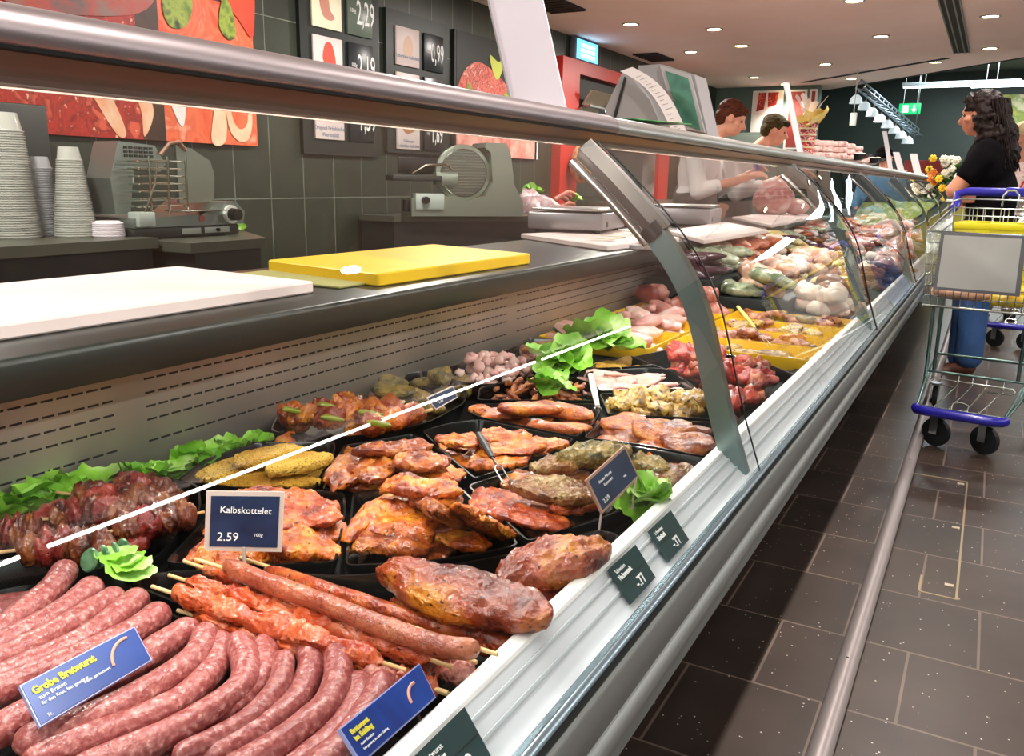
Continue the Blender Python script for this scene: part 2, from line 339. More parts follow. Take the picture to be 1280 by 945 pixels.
MB().prism([(-1.19,.572),(-1.19,.80),(-1.20,.80),(-1.20,.572)],Y0,Y1).build('air_panel',perfmat(),case)
# work ledge
MB().prism([(-1.112,.778),(-1.110,.782),(-1.110,.826),(-1.113,.833),(-1.120,.8355),(-1.68,.8355),(-1.68,.79),(-1.2,.79),(-1.19,.778)],Y0,Y1).build('work_ledge',M('ledge_slate','#1c231e',.34,0,cols=['#181e1a'],scale=3),case,smooth=50)
MB().prism([(-1.20,0),(-1.20,.79),(-1.60,.79),(-1.60,0)],Y0,Y1).build('staff_side_cabinet',blackm,case)
# canopy rail
rl=[(-.619,1.164),(-.612,1.168),(-.6105,1.175),(-.613,1.184),(-.620,1.191),(-.632,1.1955),(-.65,1.199),(-.68,1.203),(-.72,1.207),(-.80,1.209),(-.855,1.206),(-.866,1.195),(-.866,1.170),(-.84,1.163),(-.63,1.166)]
MB().prism(rl,Y0,1.50).build('canopy_rail',rail_m,case,smooth=60)
MB().prism([(x-.001,z-.0015) for x,z in rl],1.50,Y1).build('canopy_rail',M('rail_satin_far','#abaca8',.38,.8),case,smooth=60)
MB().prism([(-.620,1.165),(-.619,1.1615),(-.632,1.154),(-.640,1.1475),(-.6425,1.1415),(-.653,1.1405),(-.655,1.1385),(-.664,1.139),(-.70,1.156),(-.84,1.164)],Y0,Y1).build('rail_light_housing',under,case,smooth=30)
MB().prism([(-.6175,1.1665),(-.6165,1.1625),(-.619,1.161),(-.625,1.1635),(-.625,1.1665)],Y0,Y1).build('rail_lip_gasket',blackm,case)  # black gasket closing the gap under the rail lip
# curved front panes
GP=[(-.288,.592),(-.302,.630),(-.325,.695),(-.345,.76),(-.362,.82),(-.378,.87),(-.40,.918),(-.430,.965),(-.467,1.010),(-.512,1.055),(-.560,1.100),(-.600,1.134),(-.618,1.149)]
GC=[(p.x,p.z) for p in catmull([(x,0,z) for x,z in GP],4)]
def gnorm(i):
    a=GC[max(i-1,0)]; b=GC[min(i+1,len(GC)-1)]; d=Vector((b[0]-a[0],0,b[1]-a[1])).normalized(); return Vector((d.z,0,-d.x))
pane_m=glassmat('clear_glass',(.93,.97,.955),1.15)
for k,(a,b) in enumerate(zip(SEAM[:-1],SEAM[1:])):
    # each pane is bent a little differently near its edge, as float glass is
    vs=[];ny=14;rr=random.Random(k)
    for j in range(ny+1):
        t=j/ny; y=a+.004+(b-a-.008)*t
        e=.0035*math.exp(-t/.05)+.0035*math.exp(-(1-t)/.05)
        for i,(x,z) in enumerate(GC):
            n=gnorm(i); w_=e*math.sin(math.pi*min(1,i/(len(GC)-1)))
            vs.append((x-n.x*w_,y,z-n.z*w_))
    n_=len(GC); mb=MB().add(vs,[(j*n_+i,j*n_+i+1,(j+1)*n_+i+1,(j+1)*n_+i) for j in range(ny) for i in range(n_-1)])
    mb.build('front_pane',pane_m,case,smooth=180)
for k,y in enumerate(SEAM[1:-1]):
    MB().tube([(x,y,z) for x,z in GC],.0015 if k<2 else .003,6).build('pane_gasket',black,case)
    # glazed bracket behind each joint
    pts=[]
    idx=[i for i in range(len(GC)) if GC[i][1]<1.02]
    w_=.030
    vs=[];o_in=[];o_out=[]
    for i in idx:
        n=gnorm(i); x,z=GC[i]; o_out.append((x-n.x*.010,z-n.z*.010)); o_in.append((x-n.x*.046,z-n.z*.046))
    n=len(idx); yy0,yy1=y-.046,y-.020
    vs=[(x,yy0,z) for x,z in o_out]+[(x,yy0,z) for x,z in o_in]+[(x,yy1,z) for x,z in o_out]+[(x,yy1,z) for x,z in o_in]
    fs=[]
    for i in range(n-1):
        fs+=[(i,i+1,n+i+1,n+i),(2*n+i,3*n+i,3*n+i+1,2*n+i+1),(i,2*n+i,2*n+i+1,i+1),(n+i,n+i+1,3*n+i+1,3*n+i)]
    fs+=[(0,n,3*n,2*n),(n-1,3*n-1,4*n-1,2*n-1)]
    MB().add(vs,fs).build('bracket_blade',M('bracket_steel','#7f9492',.3,.75),case,smooth=50)
    up=[i for i in range(len(GC)) if 1.0<GC[i][1]<1.15]
    bl=[(GC[i][0]-gnorm(i).x*.02,y-.03,GC[i][1]-gnorm(i).z*.02) for i in up]
    MB().tube(bl,[.021]*len(bl),4).build('bracket_arm',M('arm_dark','#57524f',.4,.5),case)
    tb=[(GC[i][0]-gnorm(i).x*.050,y-.034,GC[i][1]-gnorm(i).z*.050) for i in up]
    MB().tube(tb,.0085,12).build('bracket_tube',alu,case)
    c0=Vector(bl[0]); d=(Vector(bl[1])-c0).normalized()
    MB().cyl(c0-d*.012+Vector((-.012,-.002,0)),c0+d*.012+Vector((-.012,-.002,0)),.021,n=14).build('bracket_joint',M('joint_dark','#202424',.35,.4),case)
# end glass
ep=[(x,Y1,z) for x,z in GC]+[(-.84,Y1,1.16),(-1.12,Y1,.84),(-1.12,Y1,.60),(-.30,Y1,.59)]
MB().add(ep,[tuple(range(len(ep)))]).build('end_pane',pane_m,case,smooth=0)
# ---- steel pipe guard rail lying along the floor
gr=thing('floor_guard_rail','long round steel tube rail running along the floor beside the counter','guard rail',(-.155,2.5,0)); WL[gr.name]=Vector((-.155,2.5,0))
MB().tube([(-.155,-1.5,.026),(-.155,9.6,.026)],.0235,20).build('rail_tube',M('guard_steel','#a59c9a',.38,.45),gr)
for y in (-1.2,.2,1.87,3.5,5.2,6.9,8.6):
    MB().box(-.168,-.142,y-.02,y+.02,0,.012).build('bracket_foot',steel,gr)
    MB().ell((-.155,y,.0496),(.004,.004,.0012)).build('screw',M('screw_dark','#4b4642',.5,.5),gr)
# ================================================================ trays and meat
ZR=.615
def W2(px,py,z=ZR): p=P(px,py,z=z); return Vector((min(p.x,-.370),p.y))
def rounded(poly,r=.018,n=4):
    out=[];k=len(poly)
    for i in range(k):
        a,b,c=poly[i-1],poly[i],poly[(i+1)%k]; u=(a-b);v=(c-b); ru=min(r,u.length*.45); rv=min(r,v.length*.45)
        p0=b+u.normalized()*ru; p2=b+v.normalized()*rv
        for j in range(n+1):
            t=j/n; out.append(p0*(1-t)**2+b*2*t*(1-t)+p2*t*t)
    return out
def offs(poly,d):
    k=len(poly);out=[]; A=sum(poly[i].x*poly[(i+1)%k].y-poly[(i+1)%k].x*poly[i].y for i in range(k)); s=1 if A>0 else -1
    for i in range(k):
        e=(poly[(i+1)%k]-poly[i-1]); n=Vector((-e.y,e.x))*s
        out.append(poly[i]+(n.normalized()*d if n.length>1e-9 else Vector((0,0))))
    return out
tray_black=M('tray_black','#0c0e0e',.16,spec=.6); tray_yel=M('tray_yellow','#e6b400',.3)
TR={}
def tray(key,pts,label,mat=tray_black,world=False,z=ZR,depth=.034,r=.018,group=None):
    poly=[Vector(p) for p in pts] if world else [W2(*p) for p in pts]
    poly=rounded(poly,r); poly=offs(poly,.003)
    rings=[(offs(poly,.010),z-depth-.004),(poly,z-.004),(offs(poly,.0008),z),(offs(poly,.0038),z),(offs(poly,.005),z-.003),(offs(poly,.013),z-depth)]
    n=len(poly); vs=[];fs=[]
    for rg,zz in rings: vs+=[(p.x,p.y,zz) for p in rg]
    for k in range(len(rings)-1): fs+=[(k*n+i,k*n+(i+1)%n,(k+1)*n+(i+1)%n,(k+1)*n+i) for i in range(n)]
    fs.append(tuple(range(n))[::-1]); fs.append(tuple(range((len(rings)-1)*n,len(rings)*n)))
    c=sum(poly,Vector((0,0)))/n
    o=MB().add(vs,fs).build('tray',mat,org=(c.x,c.y,z-depth-.004),smooth=50)
    tag(o,label,'tray',group); TR[key]=(offs(poly,.016),z-depth,c); return o
def inside(p,poly):
    r=False;k=len(poly)
    for i in range(k):
        a,b=poly[i],poly[i-1]
        if (a.y>p.y)!=(b.y>p.y) and p.x<(b.x-a.x)*(p.y-a.y)/(b.y-a.y)+a.x: r=not r
    return r
def slabmesh(L,W,T,seed=0,lv=3,lump=.18,wr=.10,bend=0.,fr=1.,edge=.62,taper=0.):
    """a cut of meat: flattened, irregular outline, wrinkled faces"""
    bm=bmesh.new(); bmesh.ops.create_icosphere(bm,subdivisions=lv,radius=1); s=seed*3.17
    for v in bm.verts:
        p=v.co; th=math.atan2(p.y,p.x); k=1+lump*2*noise.noise(Vector((math.cos(th)*1.1,math.sin(th)*1.1,s)))+lump*.7*noise.noise(Vector((math.cos(th)*3,math.sin(th)*3,s+5)))
        rr=math.hypot(p.x,p.y); q=rr**.8 if rr>0 else 0
        x=p.x/(rr+1e-9)*q*k; y=p.y/(rr+1e-9)*q*k*(1+taper*x); zz=math.copysign(abs(p.z)**edge,p.z)
        n1=noise.noise(Vector((x*1.6*fr+s,y*1.6*fr,zz*.5))); n2=noise.noise(Vector((x*4.5*fr,y*4.5*fr+s,zz)))
        X=x*L/2; Y=y*W/2; Z=zz*T/2*(1+wr*3*n1)+T*wr*2.2*n1+T*wr*1.0*n2
        rd=1-abs(noise.noise(Vector((x*3.2*fr+s,y*3.2*fr-s,zz*.4)))*2); Z+=T*wr*1.1*(rd*rd-.4)
        Z+=bend*(x*x-.3)
        if lv>=4: n5=noise.noise(Vector((x*9+s,y*9,zz)));n6=noise.noise(Vector((x*19,y*19+s,zz*2))); Z+=T*(.10*n5+.06*n6); X+=L*.012*n5; Y+=W*.015*n6
        v.co=Vector((X*(1+.05*n2),Y*(1+.05*n1),Z))
    return bm
MESHC={}
def piece(name,mat,kw,variant,loc,rz=0,tilt=(0,0),label=None,cat=None,group=None,sc=1.0,lv=3):
    key=(name,mat.name,tuple(sorted(kw.items())),variant,lv)
    if key not in MESHC:
        me=bpy.data.meshes.new(name); bm=slabmesh(seed=variant+1,lv=lv,**kw); bm.to_mesh(me); bm.free(); me.materials.append(mat); me.polygons.foreach_set('use_smooth',[True]*len(me.polygons)); MESHC[key]=me
    o=bpy.data.objects.new(name,MESHC[key]); COL.objects.link(o); o.location=loc; o.rotation_euler=(tilt[0],tilt[1],rz); o.scale=(sc,sc,sc)
    return tag(o,label,cat,group)
def along(p0,p1,z): 
    a=P(*p0,z=z); b=P(*p1,z=z); return (a+b)/2,math.atan2(b.y-a.y,b.x-a.x),(b-a).length
def hero(name,mat,p0,p1,W,T,z,label,cat,group=None,v=0,tilt=(0,0),lv=5,**k):
    c,a,L=along(p0,p1,z); L*=1.05; W=round(W*(1.04 if name!='marinated_cut' else .84),4); z-=.004; kw=dict(L=round(L,4),W=W,T=T); kw.update(k)
    return piece(name,mat,kw,v,c,a,tilt,label,cat,group,1,lv)
def meat(n,a,b,c,rough=.30,coat=.6,scale=34,bump=.6,bs=140,lo=.34,hi=.66,**k): return M(n,a,rough,coat=coat,cols=[b,c],scale=scale,bump=bump,bscale=bs,detail=8,lo=lo,hi=hi,sss=.03,bdist=.006,**{**dict(speck=('#3a1408',210,.62)),**k})
m_orange=meat('marinade_orange','#7a2608','#c05c12','#d88a2c'); m_brown=meat('marinade_brown','#5a1e08','#964412','#bc742a')
m_redm=meat('marinade_red','#661a08','#a8421a','#c87034'); m_roast=meat('marinade_roast','#5c1608','#9c3e10','#cc8420',scale=16,rough=.34)
m_herb=meat('herb_rub','#3b3a1c','#7d6a34','#a3863c',speck=('#d8a83c',120,.64),bump=.8,bs=170,scale=30); m_herbm=meat('herb_brown','#5a3416','#8a5a2a','#a8905a',bump=.7,bs=160,scale=26)
m_bread=meat('breadcrumb','#a87414','#cf9a2c','#e6bc50',speck=('#8a5a10',260,.58),rough=.75,coat=0,bump=.9,bs=320,scale=14); m_curry=meat('curry_marinade','#6e4e10','#b88a28','#d6bc70',scale=40,speck=('#3a2a0c',90,.58))
m_pink=meat('raw_pink','#cf8a84','#e4aaa2','#f0c9c0',coat=.3,scale=14,bump=.25,speck=None); m_pale=meat('raw_chicken','#d8a08e','#e8bcae','#f2d4c8',coat=.4,scale=9,bump=.3,bs=60,speck=None)
m_beef=meat('dark_beef','#3a140a','#6b2e16','#955528'); m_beefr=meat('red_beef','#551210','#86261e','#a4483a'); m_red=meat('raw_red_marinated','#7a120c','#b42c1c','#d4583c',scale=30)
m_gyros=meat('gyros','#7a3418','#a9603a','#c98a68',scale=35); m_chorange=meat('chicken_orange','#a83410','#cc5a2c','#dc8460',scale=26,bump=.7,coat=.5,rough=.32,bs=120,speck=('#8a2c0c',160,.64))
m_ham=meat('ham_pink','#b0584c','#cc8072','#dca296',coat=.3,speck=None); m_kebab=meat('minced_brown','#8e3c24','#a85234','#b96a48',scale=30,rough=.4)
m_wood=M('skewer_wood','#d2a668',.6,cols=['#e4c38c'],scale=30)
def sausmat(n,a,b,c):
    m=M(n,a,.32,coat=.35,cols=[b,c],scale=170,detail=3,bump=.45,bscale=200,lo=.40,hi=.78,sss=.05); return m
m_brat=sausmat('bratwurst_skin','#8c403e','#a8605b','#d8a69e')
# ---- black trays
tray('saus',[(-330,800),(-60,708),(60,688),(128,702),(215,765),(330,805),(470,850),(548,900),(480,985),(330,1150),(-260,1120)],'large black tray of curved raw sausages at the near end of the counter',r=.03)
tray('skew',[(150,728),(200,712),(300,709),(430,718),(540,708),(655,687),(745,659),(783,668),(700,755),(615,838),(568,880),(478,838),(340,795),(232,762)],'long curved black tray of orange skewers and big roasted-looking cuts',r=.03)
tray('T4',[(-90,660),(60,616),(150,597),(205,594),(252,604),(256,636),(195,704),(130,700),(60,684),(-60,704)],'black tray of dark beef skewers beside the lettuce at the left',r=.03)
tray('T5',[(200,705),(258,642),(296,613),(330,606),(434,614),(436,640),(424,704),(330,708),(300,707)],'black tray of red marinated cutlets behind the price sign reading 2.59')
tray('T6',[(438,614),(540,603),(576,606),(655,681),(602,694),(520,705),(427,709)],'black tray of rounded marinated neck steaks in the middle foreground')
tray('T7',[(580,606),(650,584),(718,560),(790,556),(888,573),(872,592),(765,645),(658,679)],'black tray of herb-topped marinated cutlets behind the price sign reading 2.29')
tray('T8',[(216,601),(255,572),(320,552),(420,551),(423,560),(396,612),(300,611)],'black tray of yellow breaded escalopes')
tray('T9',[(427,556),(520,540),(546,566),(590,598),(560,604),(398,613)],'black tray of brown marinated steaks right of the breaded escalopes')
tray('T10',[(524,538),(560,528),(600,523),(722,548),(692,567),(592,600),(550,564)],'black tray of thin orange marinated slices with a fork laid in it')
tray('lens',[(334,539),(343,520),(404,494),(448,479),(527,462),(566,470),(588,489),(582,505),(541,527),(478,543),(415,547),(362,543)],'black lens-shaped tray of paprika skewers and green herbed steaks',r=.03)
tray('T13',[(545,465),(580,450),(622,440),(660,456),(694,464),(660,478),(600,481),(562,475)],'black tray of pale pink diced meat by the perforated panel')
tray('T14',[(624,438),(660,422),(722,424),(739,440),(728,456),(692,463),(658,453)],'black tray of orange-red slices with a dark-handled fork')
tray('T15',[(594,500),(597,484),(640,473),(694,465),(742,478),(748,501)],'black tray of brown seasoned meat strips')
tray('T16',[(590,504),(748,504),(753,514),(744,530),(722,547),(604,523),(588,518)],'black tray of long orange marinated fillets')
tray('T17',[(734,461),(748,450),(790,444),(820,456),(800,458)],'small black tray of pale breaded slices behind the pink slices')
tray('T18',[(730,466),(740,463),(808,459),(845,461),(870,486),(747,489)],'black tray of pale pink poultry slices')
tray('T19',[(747,491),(872,489),(890,503),(897,524),(758,518)],'black tray of yellow-green curried pieces')
tray('T20',[(754,521),(896,527),(900,548),(890,573),(800,556),(726,547)],'black tray of orange pepper steaks next to the bracket')
tray('T21',[(788,446),(840,435),(905,441),(962,455),(996,468),(992,482),(938,536),(900,528),(878,493),(842,466)],'wide black tray of glossy dark red marinated chunks under the seam of the glass')
# ---- yellow trays
for k,(x0,x1,y0,y1,lb) in enumerate([(-1.165,-.80,2.27,2.56,'yellow tray of chicken breasts by the perforated panel, nearest of the left column'),(-1.165,-.80,2.57,2.80,'second yellow tray of the left column, with poultry rolls'),(-1.165,-.80,2.81,3.04,'third yellow tray of the left column'),
   (-.79,-.378,2.37,2.56,'nearest yellow tray beside the red chunks'),(-.79,-.378,2.57,2.765,'yellow tray with the yellow-handled fork standing in it'),(-.79,-.378,2.775,2.985,'third yellow tray of the right column'),(-.79,-.378,2.995,3.21,'farthest yellow tray of the right column, against the packed goods'),(-1.165,-.80,3.05,3.21,'farthest yellow tray of the left column under the red roulades')]):
    tray('Y%d'%k,[(x0,y0),(x1,y0),(x1,y1),(x0,y1)],lb,tray_yel,world=True)
def fill(key,n,kws,mats,name,label,cat,z=.0,layers=2,lv=3,seed=1,rot=None,tl=.25,sc=(.85,1.15),shrink=1.0,heap=.012,bias=(0,0)):
    poly,zf,c=TR[key]; rr=random.Random(seed*97+len(key)); xs=[p.x for p in poly]; ys=[p.y for p in poly]; cnt=0; g=label
    pts=[]
    for t in range(n*60):
        if cnt>=n: break
        p=Vector((rr.uniform(min(xs),max(xs)),rr.uniform(min(ys),max(ys)))); q=c+(p-c)/.84
        if not inside(q,poly): continue
        dmin=min([(p-o).length for o in pts[-max(3,n//layers):]] or [9])
        if dmin<.5*kws[0]['W'] and t<n*40: continue
        pts.append(p); lay=int(cnt*layers/n); kw=kws[cnt%len(kws)]; s=rr.uniform(*sc)
        dc=(p-c).length; hp=heap*max(0,1-dc/.14)
        piece(name,mats[rr.randrange(len(mats))],kw,rr.randrange(4),(p.x+bias[0],p.y+bias[1],zf+z+kw['T']*.5+lay*kw['T']*.8+hp),(rot if rot is not None else 0)+rr.uniform(-.5,.5)*(1 if rot is not None else 6),(rr.uniform(-tl,tl),rr.uniform(-tl,tl)),label,cat,g,s,lv)
        cnt+=1
# ---- sausages
def sausage(pts,r,label,group,z0=.622,zs=None,px=True,mat=None,name='sausage',seed=0):
    w=[P(p[0],p[1],z=(zs[i] if zs else z0)) for i,p in enumerate(pts)] if px else [Vector(p) for p in pts]
    c=catmull(w,8); L=[0]
    for a,b in zip(c[:-1],c[1:]): L.append(L[-1]+(b-a).length)
    T=L[-1]; n_=max(24,int(T/.004)); out=[];rs=[];j=0
    for i in range(n_+1):
        t=T*i/n_
        while j<len(L)-2 and L[j+1]<t: j+=1
        q=c[j].lerp(c[j+1],(t-L[j])/max(1e-6,L[j+1]-L[j])); e=min(t,T-t); 
        k=math.sqrt(max(.03,1-(1-min(1,e/(r*1.15)))**2)); out.append(q); rs.append(r*k*(1+.05*noise.noise(Vector((t*28,seed*3.3,0)))+.03*noise.noise(Vector((t*90,seed,1)))))
    mb=MB().tube(out,rs,16); o=mb.build(name,mat or m_brat,org=out[len(out)//2],smooth=180); tag(o,label,'sausage',group)
    return o,out
A=lambda s,ox,oy,pts:[(ox+x*s,oy+y*s) for x,y in pts]
s1=.2592
LS=[([(330,30),(250,140),(120,250),(0,345),(-250,470),(-520,560)],'leftmost raw sausage with its tip against the black rim'),
([(468,110),(360,210),(190,320),(0,415),(-250,520),(-500,600)],'second raw sausage from the left rim, its tip beside the lettuce leaf'),
([(590,160),(460,240),(250,365),(0,488),(-250,590),(-480,660)],'third raw sausage from the left rim'),
([(688,165),(600,245),(400,395),(150,510),(-50,600),(-300,690)],'fourth raw sausage from the left, with a bright tip below the black rim'),
([(800,235),(660,340),(420,460),(150,570),(-50,655),(-300,750)],'raw sausage touching the top edge of the larger blue label'),
([(950,310),(800,405),(600,530),(350,650),(150,740),(-60,850),(-260,930)],'raw sausage running under the larger blue label from its right end')]
for i,(pp,lb) in enumerate(LS): sausage(A(s1,0,700,pp),.0150,lb,'raw bratwursts in the near tray',z0=.628,seed=i)
RS=[(A(s1,0,700,[(1000,330),(950,460),(810,570),(600,690),(400,780),(200,850),(60,905)]),'curved raw sausage just below the blue label ending at the lower left'),
(A(s1,0,700,[(1055,370),(1045,500),(900,660),(700,765),(450,855),(250,930),(100,1010)]),'curved raw sausage lying against the one below the blue label'),
(A(s1,0,700,[(1130,375),(1185,490),(1165,610),(1010,735),(800,850),(560,950),(330,1040)]),'third hooked raw sausage right of the blue label'),
(A(s1,300,700,[(115,385),(110,530),(10,680),(-190,800),(-420,900),(-700,990)]),'fourth hooked raw sausage, its tip under the orange chicken skewer'),
(A(s1,300,700,[(212,455),(190,600),(60,760),(-120,870),(-330,960)]),'thin raw sausage squeezed between two hooked ones'),
(A(s1,300,700,[(320,395),(345,510),(275,680),(150,790),(0,890),(-200,980)]),'hooked raw sausage with a pointed tip beneath the skewers'),
(A(s1,300,700,[(460,430),(475,550),(420,700),(250,850),(80,960),(-100,1050)]),'broad hooked raw sausage left of the smaller blue label'),
(A(s1,300,700,[(570,560),(565,680),(480,830),(340,960),(150,1100)]),'raw sausage beside the smaller blue label, partly under its neighbour'),
(A(s1,300,700,[(700,560),(655,670),(530,850),(400,990),(260,1130)]),'raw sausage behind the smaller blue label')]
for i,(pp,lb) in enumerate(RS): sausage(pp,.0138 if i not in (4,) else .0110,lb,'raw bratwursts in the near tray',z0=.630 if i%2==0 else .622,seed=i+10)
fill('saus',10,[dict(L=.16,W=.028,T=.026,lump=.05,wr=.03,edge=.9)],[m_brat],'sausage','raw sausage lying at the bottom of the near tray under the curved ones','sausage',rot=math.radians(60),tl=.02,seed=3,sc=(.95,1.05),layers=1)
# ---- skewers on wooden sticks
def skewer(name,label,group,stick,z,bits,mat,cat='skewer',sr=.0022):
    a=P(*stick[0],z=z[0]); b=P(*stick[1],z=z[1]); t=thing(name,label,cat,(a+b)/2,0,group); WL[t.name]=(a+b)/2
    MB().tube([a,a.lerp(b,.5),b],[sr,sr,sr],8).build('stick',m_wood,t,smooth=50)
    L=(b-a).length; ang=math.atan2(b.y-a.y,b.x-a.x)
    for i,(u0,u1,W,T,dv) in enumerate(bits):
        c=a.lerp(b,(u0+u1)/2)+Vector((0,0,dv)); bm=slabmesh((u1-u0)*L*1.45,W,T,seed=i*3+len(label),lv=4,lump=.12,wr=.12,edge=.85)
        R_=Matrix.Translation(c)@Matrix.Rotation(ang,4,'Z')@Matrix.Rotation(RND.uniform(-.5,.5),4,'X'); mb=MB().bm(bm,R_)
        mb.build('meat_piece',mat if not isinstance(mat,list) else mat[i%len(mat)],t,smooth=180)
    return t
def kebab(label,stick,z,pts,r,group,mat=None):
    a=P(*stick[0],z=z); b=P(*stick[1],z=z); t=thing('skewer',label,'skewer',(a+b)/2,0,group); WL[t.name]=(a+b)/2
    MB().tube([a,b],.0022,8).build('stick',m_wood,t)
    w=[P(*p,z=z) for p in pts]; c=catmull(w,10); n=len(c); rs=[r*math.sqrt(max(.05,1-(1-min(1,min(i,n-1-i)/4))**2))*(1+.10*noise.noise(Vector((i*.35,r*99,3)))) for i in range(n)]
    MB().tube(c,rs,14).build('minced_meat',mat or m_kebab,t,smooth=180); return t
g='long skewers in the curved tray'
kebab('long smooth brown minced-meat skewer on top of the skewer heap',[(244,699),(622,818)],.656,[(281,706),(330,727),(400,752),(470,780),(545,806),(600,812)],.0105,g)
kebab('darker minced-meat skewer half hidden behind the long smooth one',[(300,697),(660,812)],.618,[(330,712),(420,742),(520,775),(600,795),(640,808)],.0100,g,m_redm)
# knobbly chicken skewers
def bits(n,W,T,a=.08,b=.92,dv=0): return [(a+(b-a)*i/n,a+(b-a)*(i+1)/n,W*(.85+.3*((i*7)%3)/2),T,dv) for i in range(n)]
skewer('skewer','orange chicken skewer whose stick points farthest left',g,[(190,733),(508,838)],(.640,.634),bits(5,.023,.019,.12,.88),m_chorange)
skewer('skewer','orange chicken skewer second from the front, lumpy and bright',g,[(211,719),(566,834)],(.636,.634),bits(6,.022,.019,.10,.90),m_chorange)
skewer('skewer','orange chicken skewer under the smooth brown one',g,[(231,702),(596,828)],(.634,.630),bits(6,.023,.019,.12,.90),[m_chorange,m_redm])
skewer('skewer','short-ended chicken skewer lowest in the heap',g,[(222,763),(560,866)],(.622,.622),bits(5,.023,.019,.10,.80),m_chorange)
skewer('skewer','raw pink poultry skewer behind the smaller blue label',g,[(330,800),(562,868)],(.618,.620),bits(4,.034,.024,.30,.90),[m_ham,m_redm])
skewer('skewer','red skewer by the white ledge with a pale pointed stick',g,[(420,768),(592,829)],(.622,.622),bits(4,.028,.022,.2,.86),m_redm)
skewer('skewer','raw meat skewer whose stick ends right at the white ledge',g,[(430,790),(604,852)],(.612,.616),bits(4,.034,.022,.25,.9),[m_redm,m_ham])
# ---- big cuts right of the skewers
g2='big marinated cuts in the curved tray'
hero('marinated_cut',m_roast,(492,712),(672,778),.105,.040,.650,'long flat roasted-looking cut on top, pointing left','meat',g2,v=3,tilt=(.05,-.05),taper=.15,lump=.12,wr=.06)
hero('marinated_cut',m_roast,(622,728),(756,684),.085,.042,.645,'thick reddish cut at the right end of the curved tray','meat',g2,v=6,lump=.10,wr=.05,bend=-.008)
hero('marinated_cut',m_roast,(494,750),(578,772),.04,.018,.618,'small cut peeking out under the long flat cut','meat',g2,v=2)
hero('marinated_cut',m_brown,(575,768),(672,800),.05,.020,.614,'olive-brown cut underneath the long flat cut','meat',g2,v=4)
hero('marinated_cut',m_redm,(638,790),(716,730),.05,.022,.616,'orange-red cut between the long cut and the white ledge','meat',g2,v=5)
hero('marinated_cut',m_redm,(590,815),(640,790),.035,.018,.612,'small red cut near the stick ends','meat',g2,v=1)
# ---- T6 neck steaks
g3='neck steaks in the middle tray'
for (a,b,W,T,z,v,ti,lb) in [((440,682),(540,668),.075,.020,.612,0,(0,0),'marinated neck steak lying flat at the front left of the middle tray'),((450,640),(545,655),.085,.020,.626,1,(.1,.1),'broad neck steak in the front of the middle tray, face up'),((480,612),(575,606),.075,.022,.655,2,(-.1,.1),'neck steak topping the heap in the middle tray'),
  ((540,680),(575,620),.060,.018,.630,3,(.3,.5),'neck steak leaning beside the broad one with a dark eye'),((575,680),(600,625),.055,.016,.628,4,(.2,.6),'neck steak standing on edge second from the right'),((598,684),(632,640),.055,.016,.622,5,(.2,.6),'rightmost neck steak with a yellowish fat edge'),((520,640),(570,610),.06,.018,.64,6,(0,.2),'small folded neck steak right of the top one'),((440,668),(500,622),.06,.018,.622,7,(0,0),'neck steak at the back left of the middle tray')]:
    hero('neck_steak',m_orange if v%3 else m_brown,a,b,W,T,z,lb,'meat',g3,v=v,tilt=ti,lump=.16,wr=.12)
# ---- T5 red cutlets
for (a,b,W,T,z,v,ti,lb) in [((236,700),(330,690),.07,.020,.608,0,(0,0),'red cutlet at the near left under the 2.59 sign'),((320,640),(425,648),.07,.020,.632,1,(.1,0),'curled red cutlet with a pale bone right of the 2.59 sign'),((330,668),(415,690),.075,.022,.620,2,(-.1,.1),'glossy red cutlet in front right of the 2.59 sign'),((300,620),(400,622),.06,.018,.628,3,(0,.1),'red cutlet at the back of the tray behind the 2.59 sign'),((260,668),(330,640),.06,.020,.616,4,(0,0),'red cutlet hidden mostly by the 2.59 sign')]:
    hero('cutlet',m_redm if v%2 else m_orange,a,b,W,T,z,lb,'meat','red cutlets behind the 2.59 sign',v=v+10,tilt=ti,lump=.22,wr=.16)
# ---- T7
for (a,b,W,T,z,v,ti,mt,lb) in [((592,615),(690,655),.09,.018,.612,0,(0,0),m_redm,'red marinated cutlet at the left corner of the herb tray'),((640,605),(745,622),.055,.024,.645,1,(.1,0),m_herbm,'long brown herb-dusted cutlet on top, a fork stuck in it'),((690,640),(760,612),.06,.022,.622,2,(0,.1),m_redm,'crumbly red cutlet in front of the 2.29 sign'),((668,590),(720,575),.05,.022,.636,3,(0,.1),m_herbm,'small brown cutlet behind the long one'),((695,575),(790,565),.06,.030,.640,4,(0,0),m_herb,'green herb-crusted cutlet at the back of the tray'),((790,575),(835,588),.05,.022,.630,5,(0,0),m_herb,'herb-crusted cutlet right of the 2.29 sign'),((815,605),(862,585),.04,.018,.620,6,(0,0),m_herbm,'peppered cutlet near the white ledge'),((740,620),(830,600),.06,.02,.612,7,(0,0),m_brown,'brown cutlet under the 2.29 sign')]:
    hero('herb_cutlet',mt,a,b,W,T,z,lb,'meat','herb cutlets in the tray with the 2.29 sign',v=v+20,tilt=ti,lump=.14,wr=.12)
# ---- T8 breaded
for (a,b,W,T,z,v,lb) in [((292,578),(380,562),.055,.022,.640,0,'breaded escalope topping the yellow heap'),((335,590),(412,570),.055,.022,.634,1,'breaded escalope at the right of the yellow heap'),((248,598),(345,574),.07,.018,.618,2,'breaded escalope at the left of the yellow heap'),((250,600),(395,603),.06,.018,.612,3,'long breaded escalope lying along the near rim'),((300,595),(370,580),.06,.018,.612,4,'breaded escalope underneath the others')]:
    hero('breaded_escalope',m_bread,a,b,W,T,z,lb,'meat','breaded escalopes',v=v+30,lump=.10,wr=.06)
